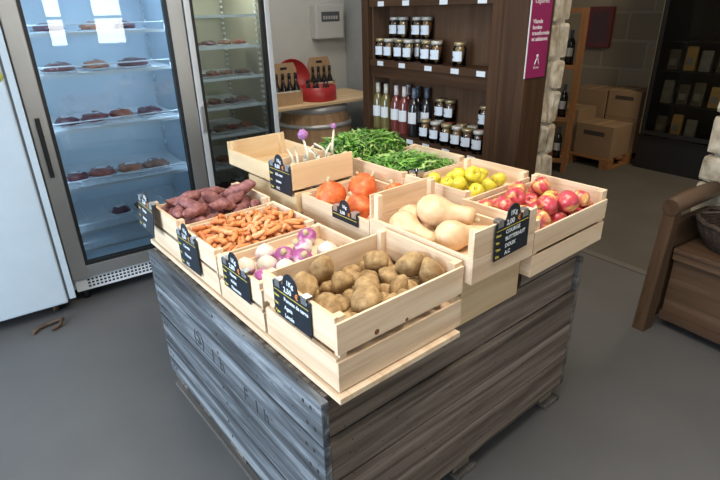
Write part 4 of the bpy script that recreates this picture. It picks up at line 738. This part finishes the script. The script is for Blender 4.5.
# turnips
for k, (p, r_, e, lab) in enumerate([((.205, .470, .880), 1.0, (.9, -.9, 0), 'turnip with a cut stalk stub pointing left, in the middle'), ((.130, .480, .865), 1.0, (2.6, .3, 1), 'pinkish white turnip left of the stubbed one'), ((.150, .420, .865), .95, (2.2, -.4, 2), 'cream turnip lying beside the potato crate rim at the left'), ((.295, .500, .895), 1.12, (-.5, .7, 1), 'bright purple and white turnip, topmost at the back'),
   ((.255, .425, .890), 1.0, (1.0, .2, .5), 'deep purple turnip in front of the topmost one'), ((.345, .440, .885), 1.08, (2.7, .5, 0), 'white round turnip at the right of the crate'), ((.300, .385, .875), .95, (2.8, -.3, 1), 'white turnip low beside the potato crate, right of middle'), ((.200, .385, .870), .95, (2.4, .8, 0), 'white turnip low beside the potato crate, left of middle'), ((.085, .520, .860), 1.0, (2.9, 0, 0), 'cream turnip at the far left end of the crate'),
   ((.190, .560, .855), 1.0, (2.5, 0, 2), 'turnip half hidden behind, next to the carrot crate'), ((.370, .540, .855), 1.0, (1.2, .4, 0), 'turnip in the back right corner of its crate'), ((.080, .400, .850), 1.0, (2.0, .4, 0), 'turnip in the near left corner behind its price board')]):
    prod('turnip', TUR[k % 2], 1.14*r_, p, e, lab, 'turnip', 'turnips in their crate', [('stalk_stub', TST)])
# carrots
for k in range(150):
    L_ = k//58
    prod('small_carrot', CAR[k % 8], U(.95, 1.2), (U(.075, .385), U(.67, .895), .85+.0016*k), (U(-.4, .4), U(-.4, .4), U(0, 6.3)), 'small stubby orange carrot among the many heaped in their crate', 'carrot', 'small carrots heaped in the crate')
# sweet potatoes
sw = [((.085, 1.130, .925), .050, .35, 'reddish sweet potato sticking out over the left end of the crate'), ((.150, 1.020, .920), .052, -.05, 'long sweet potato lying in front, left of the middle'), ((.190, 1.110, .905), .048, .5, 'sweet potato behind the long front one'), ((.135, .985, .900), .046, .15, 'sweet potato low along the front board at the left'), ((.230, 1.060, .945), .056, -.5, 'thick sweet potato lying across the middle of the heap'),
 ((.250, 1.140, .925), .048, .6, 'sweet potato at the back board in the middle'), ((.345, 1.050, .940), .056, -.6, 'broad pinkish sweet potato at the right end, on top'), ((.330, 1.140, .930), .045, 1.2, 'purple-grey sweet potato upright at the right rear'), ((.300, .995, .905), .046, .3, 'red sweet potato low at the right front'), ((.220, .985, .895), .044, .1, 'dark sweet potato against the front board in the middle'), ((.095, 1.050, .890), .046, 1.2, 'sweet potato standing low in the near left corner'),
 ((.290, 1.190, .900), .045, .1, 'sweet potato along the back board at the right'), ((.150, 1.190, .890), .045, -.1, 'sweet potato along the back board at the left'), ((.370, .985, .880), .042, .9, 'sweet potato in the front right corner, mostly covered')]
for k in range(9): prod('sweet_potato', SWT[k % 5], .046, (.10+.065*(k//3)*1.6+U(-.01, .01), 1.0+.095*(k % 3), .86), (0, 0, U(-.3, .3)), 'sweet potato at the bottom of its crate, mostly covered by the others', 'sweet potato', 'sweet potatoes under the heap')
for k, (p, r_, rz, lab) in enumerate(sw): p = (p[0], p[1], p[2]+.02); prod('sweet_potato', SWT[k % 5], r_*1.02, p, (U(-.3, .3), U(-.15, .15), rz), lab, 'sweet potato', 'sweet potatoes')
# squashes
for k, (p, r_, e, lab) in enumerate([((.572, .720, .930), .062, (.15, -.25, 0), 'orange squash with a pale stem, at the left'), ((.690, .665, .940), .062, (.5, .3, .5), 'orange squash leaning in the middle of three'), ((.730, .510, .935), .062, (-.3, -.2, 1), 'orange squash at the right, beside the butternut crate'), ((.780, .770, .920), .052, (.5, .9, 2), 'dull orange squash with grey stem scar at the back'), ((.580, .560, .920), .054, (-.3, .3, 2), 'orange squash low in front, behind the small price board')]):
    prod('red_squash', SQU, r_, p, e, lab, 'squash', 'orange squashes', [('stem', SQS)])
# butternut squashes: body centre and neck direction
def aim(p, q, roll=0): return (Vector(q)-Vector(p)).to_track_quat('Z', 'X').to_euler()
for k, (p, q, r_, lab) in enumerate([((.635, .235, .985), (.745, .06, .955), .055, 'biggest butternut squash on top, its neck towards the price board'), ((.555, .290, .935), (.545, .06, .925), .051, 'butternut squash at the left with its neck along the crate side'), ((.630, .335, .930), (.60, .15, .92), .048, 'butternut squash at the back, mostly covered'), ((.605, .130, .935), (.755, .035, .94), .051, 'butternut squash at the front, neck over to the right'), ((.700, .250, .915), (.74, .06, .905), .044, 'butternut squash low at the right side')]):
    p_, q_ = tw(*p), tw(*q); prod('butternut_squash', BUT[k % 2], r_, p_, aim(p_, q_), lab, 'butternut squash', 'butternut squashes', [('stem', BST)], True)
# yellow apples
for k, (p, r_, lab) in enumerate([((1.020, .385, .995), .032, 'yellow apple with visible calyx, topmost of the pile'), ((1.020, .455, .975), .031, 'yellow apple behind and left of the topmost one'), ((.960, .400, .965), .033, 'yellow apple at the left front of the pile'), ((1.000, .345, .940), .032, 'yellow apple in front of the topmost one'), ((1.075, .345, .945), .031, 'yellow apple at the right of the pile'), ((.945, .345, .925), .031, 'yellow apple low beside the front rim'), ((.905, .430, .915), .031, 'yellow apple left of the pile, low'), ((.900, .510, .910), .031, 'yellow apple at the far left corner, mostly hidden')]):
    prod('yellow_apple', YEL[k % 2], r_, p, (U(.2, 1.3), U(-.8, .3), U(0, 6)), lab, 'apple', 'yellow apples', [('stem', STEM)])
for x, y in ((.96, .46), (1.03, .40), (1.10, .42), (1.04, .50), (.97, .54), (1.10, .52), (1.16, .36), (1.17, .46)): prod('yellow_apple', YEL[0], .031, (x, y, .948), (U(0, 2), 0, U(0, 6)), 'yellow apple in the bottom layer of the back crate, under the others', 'apple', 'yellow apples in the bottom layer', [('stem', STEM)])
# red apples
ap = [((.850, .150, .965), .038, 'red apple alone at the left, just behind the black price board'), ((.920, .195, .955), .034, 'yellow-green apple between two red ones at the back left'), ((.925, .095, .985), .037, 'yellow and red apple showing its green calyx, left of middle'), ((.975, .190, .985), .038, 'dark red apple at the back, left of middle'), ((1.035, .210, .965), .035, 'orange-red apple at the back board in the middle'),
 ((1.060, .145, .955), .034, 'red apple half hidden in the middle of the crate'), ((1.080, .070, .995), .040, 'big pink-red striped apple on top of the heap'), ((1.000, .010, .965), .038, 'pink apple lying in front of the big striped one'), ((1.175, .035, .955), .037, 'orange-yellow apple at the right end'), ((1.105, .005, .945), .033, 'red apple low between the pink one and the right end'), ((1.005, .095, .955), .036, 'red speckled apple in the middle of the crate'),
 ((.925, .015, .935), .034, 'small orange-yellow apple near the front rim'), ((.945, .060, .915), .033, 'red apple low in the middle, mostly covered'), ((.880, .005, .915), .034, 'red apple at the front rim beside the butternut crate'), ((1.170, .120, .945), .036, 'red apple at the right end board behind the orange-yellow one'), ((1.130, .190, .945), .036, 'red apple in the back right of the crate')]
for k, (p, r_, lab) in enumerate(ap): prod('apple', APP[1 if k in (1, 2, 6, 8, 11) else (k % 2)*2], r_, p, (U(-.9, .9) if k != 2 else 1.0, U(-.9, .9) if k != 2 else -.2, U(0, 6) if k != 2 else -.3), lab, 'apple', 'red apples', [('stem', STEM)])
for i in range(5):
    for j in range(3): prod('apple', APP[(i+j) % 2*2], .035, (.875+.078*i, .01+.088*j, .917), (U(0, 2), 0, U(0, 6)), 'red apple in the bottom layer of the right-hand crate, under the others', 'apple', 'red apples in the bottom layer', [('stem', STEM)])
# garlic with long stalks and dried flower heads
m_gar = skin('garlic_skin', [(.3, (.62, .56, .50)), (.6, (.76, .72, .66)), (.8, (.55, .40, .45))], 30, .6, .2); m_stalk = plain('dry_garlic_stalk', (.66, .61, .48), .7, 0, .12, 40)
GB = lathe_mesh([(0, -.024), (.012, -.022), (.026, -.012), (.030, .0), (.026, .012), (.014, .022), (.008, .034), (.0065, .05), (0, .05)], 24, [m_gar], 'bulb', 8, .06, 1, .04)
MB_r = MB()
for k in range(9): MB_r.tube([(.004*math.cos(k*.7), .004*math.sin(k*.7), -.022), (.010*math.cos(k*.7), .010*math.sin(k*.7), -.036)], .0009, 4)
GR = MB_r.mesh('roots', m_stalk)
m_flower = plain('allium_purple', (.36, .16, .36), .8, 0, .3, 80, .5)
for k, (x, y, lx_, ly_, lz_, fl) in enumerate([(.545, .900, .06, .115, .085, 0), (.600, .905, .0, .03, .13, 1), (.640, .900, -.02, .05, .10, 0), (.685, .905, .03, -.005, .115, 0), (.725, .910, .045, .04, .14, 1), (.560, .960, .02, .07, .07, 0), (.620, .965, .05, .0, .09, 0), (.690, .965, -.05, .02, .08, 0), (.740, .970, -.03, .05, .08, 0)]):
    w_ = ['leftmost at the front', 'with a purple flower head on a tall stalk', 'in the middle of the front row', 'right of the middle in the front row', 'with a small pink flower head, rightmost', 'leftmost in the back row', 'second in the back row', 'third in the back row', 'rightmost in the back row'][k]
    lz_ *= .8 if fl else .62
    o = empty('garlic', tw(x, y, .973), TA, 'garlic bulb with long dry stalk, '+w_, 'garlic', 'garlic bulbs with stalks')
    put('bulb', GB, o); put('roots', GR, o)
    MB().tube([(0, 0, .045), (lx_*.3, ly_*.3, .045+(lz_-.0)*.5), (lx_, ly_, .04+lz_)], [.0065, .0055, .0045], 7).build('stalk', m_stalk, o)
    if fl:
        hx, hy, hz = lx_, ly_, .055+lz_
        bm = bmesh.new(); bmesh.ops.create_icosphere(bm, subdivisions=3, radius=.021 if k == 1 else .012, matrix=Matrix.Translation((hx, hy, hz)))
        for v in bm.verts: v.co += (v.co-Vector((hx, hy, hz)))*.35*noise.noise(v.co*160)
        put('flower_head', bm_mesh(bm, 'flower_head', [m_flower]), o)
for o in list(C.objects):
    if o.get('label', '').startswith('shallow crate with garlic'):
        MB().box(.0125, .19, .012, .2945, .196, .085).build('divider', pale[0], o)
    if o.get('label', '').startswith('slatted crate of potatoes'):
        for kx, kz, kr in ((.126, .129, .0085), (.232, .121, .006)): MB().lathe([(0, 0), (kr, 0), (kr*.9, .0006), (0, .0008)], 12).xf(Matrix.Translation((kx, .0002, kz)) @ Matrix.Rotation(R(90), 4, 'X')).build('knot', plain('wood_knot', (.20, .07, .03), .7, 0, .3, 150), o)
# leafy greens
def leaves(name, lab, n, box, hfun, seed, cols, lmin=.05, lmax=.11):
    rn = random.Random(seed); mb = MB(); x0, x1, y0, y1 = box
    for k in range(n):
        x, y = rn.uniform(x0, x1), rn.uniform(y0, y1); z = hfun(x, y)-rn.random()**1.5*.05
        a = rn.uniform(0, 2*math.pi); ln = rn.uniform(lmin, lmax); el = rn.uniform(-.3, .75); w = rn.uniform(.002, .0065)
        d = Vector((math.cos(a)*math.cos(el), math.sin(a)*math.cos(el), math.sin(el))); s_ = Vector((-math.sin(a), math.cos(a), rn.uniform(-.6, .6))).normalized()
        P = []; p = Vector((x, y, z)); seg = 5
        for i in range(seg+1):
            t = i/seg; ww = w*(math.sin(math.pi*min(1, t*1.05+.03))**.7)*(1+.5*(i % 2))
            q = p+d*(ln*(t-.5))+Vector((0, 0, -.35*ln*(2*t-1)**2*.5))
            q.x = min(max(q.x, x0-.008), x1+.008); q.y = min(max(q.y, y0-.008), y1+.008)
            P.append((mb.bm.verts.new(q-s_*ww), mb.bm.verts.new(q+Vector((0, 0, -.3*ww))), mb.bm.verts.new(q+s_*ww)))
        mi = rn.randrange(len(cols))
        for A, B in zip(P, P[1:]):
            for c_ in (0, 1):
                f = mb.bm.faces.new((A[c_], A[c_+1], B[c_+1], B[c_])); f.material_index = mi; f.smooth = True
    me = bpy.data.meshes.new(name); mb.bm.to_mesh(me); mb.bm.free()
    for c_ in cols: me.materials.append(c_)
    o = put(name, me); o.location = tw(0, 0, 0); o.rotation_euler = (0, 0, TA)
    return tag(o, lab, 'salad greens', None, 'stuff')
gcols = [plain('leaf_%d' % i, c, .45, 0, .25, 40) for i, c in enumerate([(.08, .24, .03), (.13, .34, .045), (.22, .46, .07), (.05, .15, .025), (.40, .55, .18)])]
def heap(cx, cy, rx, ry, z0, h): return lambda x, y: z0+h*max(0, 1-((x-cx)/rx)**2-((y-cy)/ry)**2)
leaves('salad_leaves', 'tall heap of jagged green salad leaves in the back crate', 2300, (.885, 1.215, .965, 1.225), heap(1.03, 1.08, .30, .22, .96, .085), 3, gcols, .08, .19)
leaves('rocket_leaves', 'lower heap of fine green leaves with a tiny black tag', 2000, (.885, 1.225, .625, .93), heap(1.0, .79, .24, .24, .945, .045), 4, gcols, .06, .15)

# ================================================================ PRICE BOARDS
def price_board(lab, x, y, z, face, w, h, lines, tilt=0, small=False, wob=0, head='1Kg'):
    """chalkboard card with a round hump, hung over a crate rim by two clips.  Local frame: x right, z up, front towards -y"""
    o = empty('price_board', tw(x, y, z), 0, lab, 'price board', 'black chalk price boards'); o.rotation_euler = (tilt, wob, TA+face)
    rb = w*.19; pts = [(-w/2, -h), (w/2, -h), (w/2, -.004), (w/2-.006, 0), (rb*1.15, 0)]+[(rb*math.cos(math.pi*k/12), .010+rb*math.sin(math.pi*k/12)) for k in range(13)]+[(-rb*1.15, 0), (-w/2+.006, 0), (-w/2, -.004)]
    MB().prism(pts, 0, .0025).xf(Matrix.Rotation(R(90), 4, 'X')).build('board', slate, o)
    f = -.0027
    s1 = .022 if not small else .017
    text_mesh(head, s1*.95, chalk, o, (0, f, .008), (R(90), 0, 0), 'lettering', bold=.0005)
    text_mesh(lines[0], s1, chalk, o, (-w*.08, f, -.017), (R(90), 0, 0), 'lettering', bold=.0005)
    text_mesh('€', s1, chalk_o, o, (w*.17, f, -.017), (R(90), 0, 0), 'lettering', bold=.0006)
    if len(lines) > 1 and lines[1]: text_mesh(lines[1], s1*.7, chalk, o, (w*.36, f, -.014), (R(90), 0, 0), 'lettering', bold=.0004)
    MB().box(-w/2+.006, f-.0004, -.0265, w/2-.006, f+.0002, -.0250).build('chalk_rule', chalk_y, o)
    n = len(lines)-2
    for i, t in enumerate(lines[2:]):
        zz = -.026-(h-.03)*(i+.82)/n
        text_mesh(t, min(.017, (h-.03)/n*.95), chalk, o, (-w*.20, f, zz), (R(90), 0, 0), 'lettering', align='LEFT', bold=.0004)
        text_mesh(('Nom', 'Var.', 'Type', 'Cat.')[i % 4], min(.011, (h-.03)/n*.6), chalk_y, o, (-w*.47, f, zz), (R(90), 0, 0), 'lettering', align='LEFT', bold=.0003)
    for sx_ in (-1, 1):
        MB().box(sx_*w*.36-.012, -.004, -.016, sx_*w*.36+.012, -.0028, .007).box(sx_*w*.36-.012, -.0028, .005, sx_*w*.36+.012, .017, .0065).box(sx_*w*.36-.012, .0155, -.010, sx_*w*.36+.012, .0165, .005).build('clip', clipm, o)
    return o
FA = R(-90)
price_board('chalk price board on the potato crate at the near corner', .0285, .165, .942, FA, .175, .105, ['2,50', '2,40', 'Pomme de terre', 'Agata', 'Locale'], .0)
price_board('chalk price board on the turnip crate, second from the near corner', .0245, .480, .896, FA, .172, .100, ['2,80', '2,60', 'Navet', 'violet', 'Nouveau'], 0)
price_board('chalk price board on the carrot crate', .0225, .850, .880, FA, .172, .135, ['2,50', '2,30', 'Carotte', 'Primeur', 'A.C'], R(0), wob=R(-2))
price_board('chalk price board at the far left end on the sweet potato crate', .004, 1.185, .925, FA, .165, .125, ['3,50', '3,20', 'Patate', 'douce', 'A.C'], R(-6), wob=R(3))
price_board('chalk price board on the side of the garlic crate', .4735, .930, 1.032, FA, .165, .118, ['8,00', '', 'Ail rose', 'tresse', 'A.C'], 0)
price_board('small chalk price board clipped to the orange squash crate', .5005, .540, .935, FA, .150, .045, ['3,00', '2,80'], R(0), True)
price_board('black chalk price board reading COURGE BUTTERNUT on the butternut crate', .665, -.050, 1.037, 0, .165, .120, ['2,00', '3,70', 'COURGE', 'BUTTERNUT', 'DOUX', 'A.C'], 0, wob=R(-2))
price_board('tiny black price tag standing in the fine green leaves', .925, .60, .975, R(-50), .05, .035, ['2', ''], 0, True, head='1')
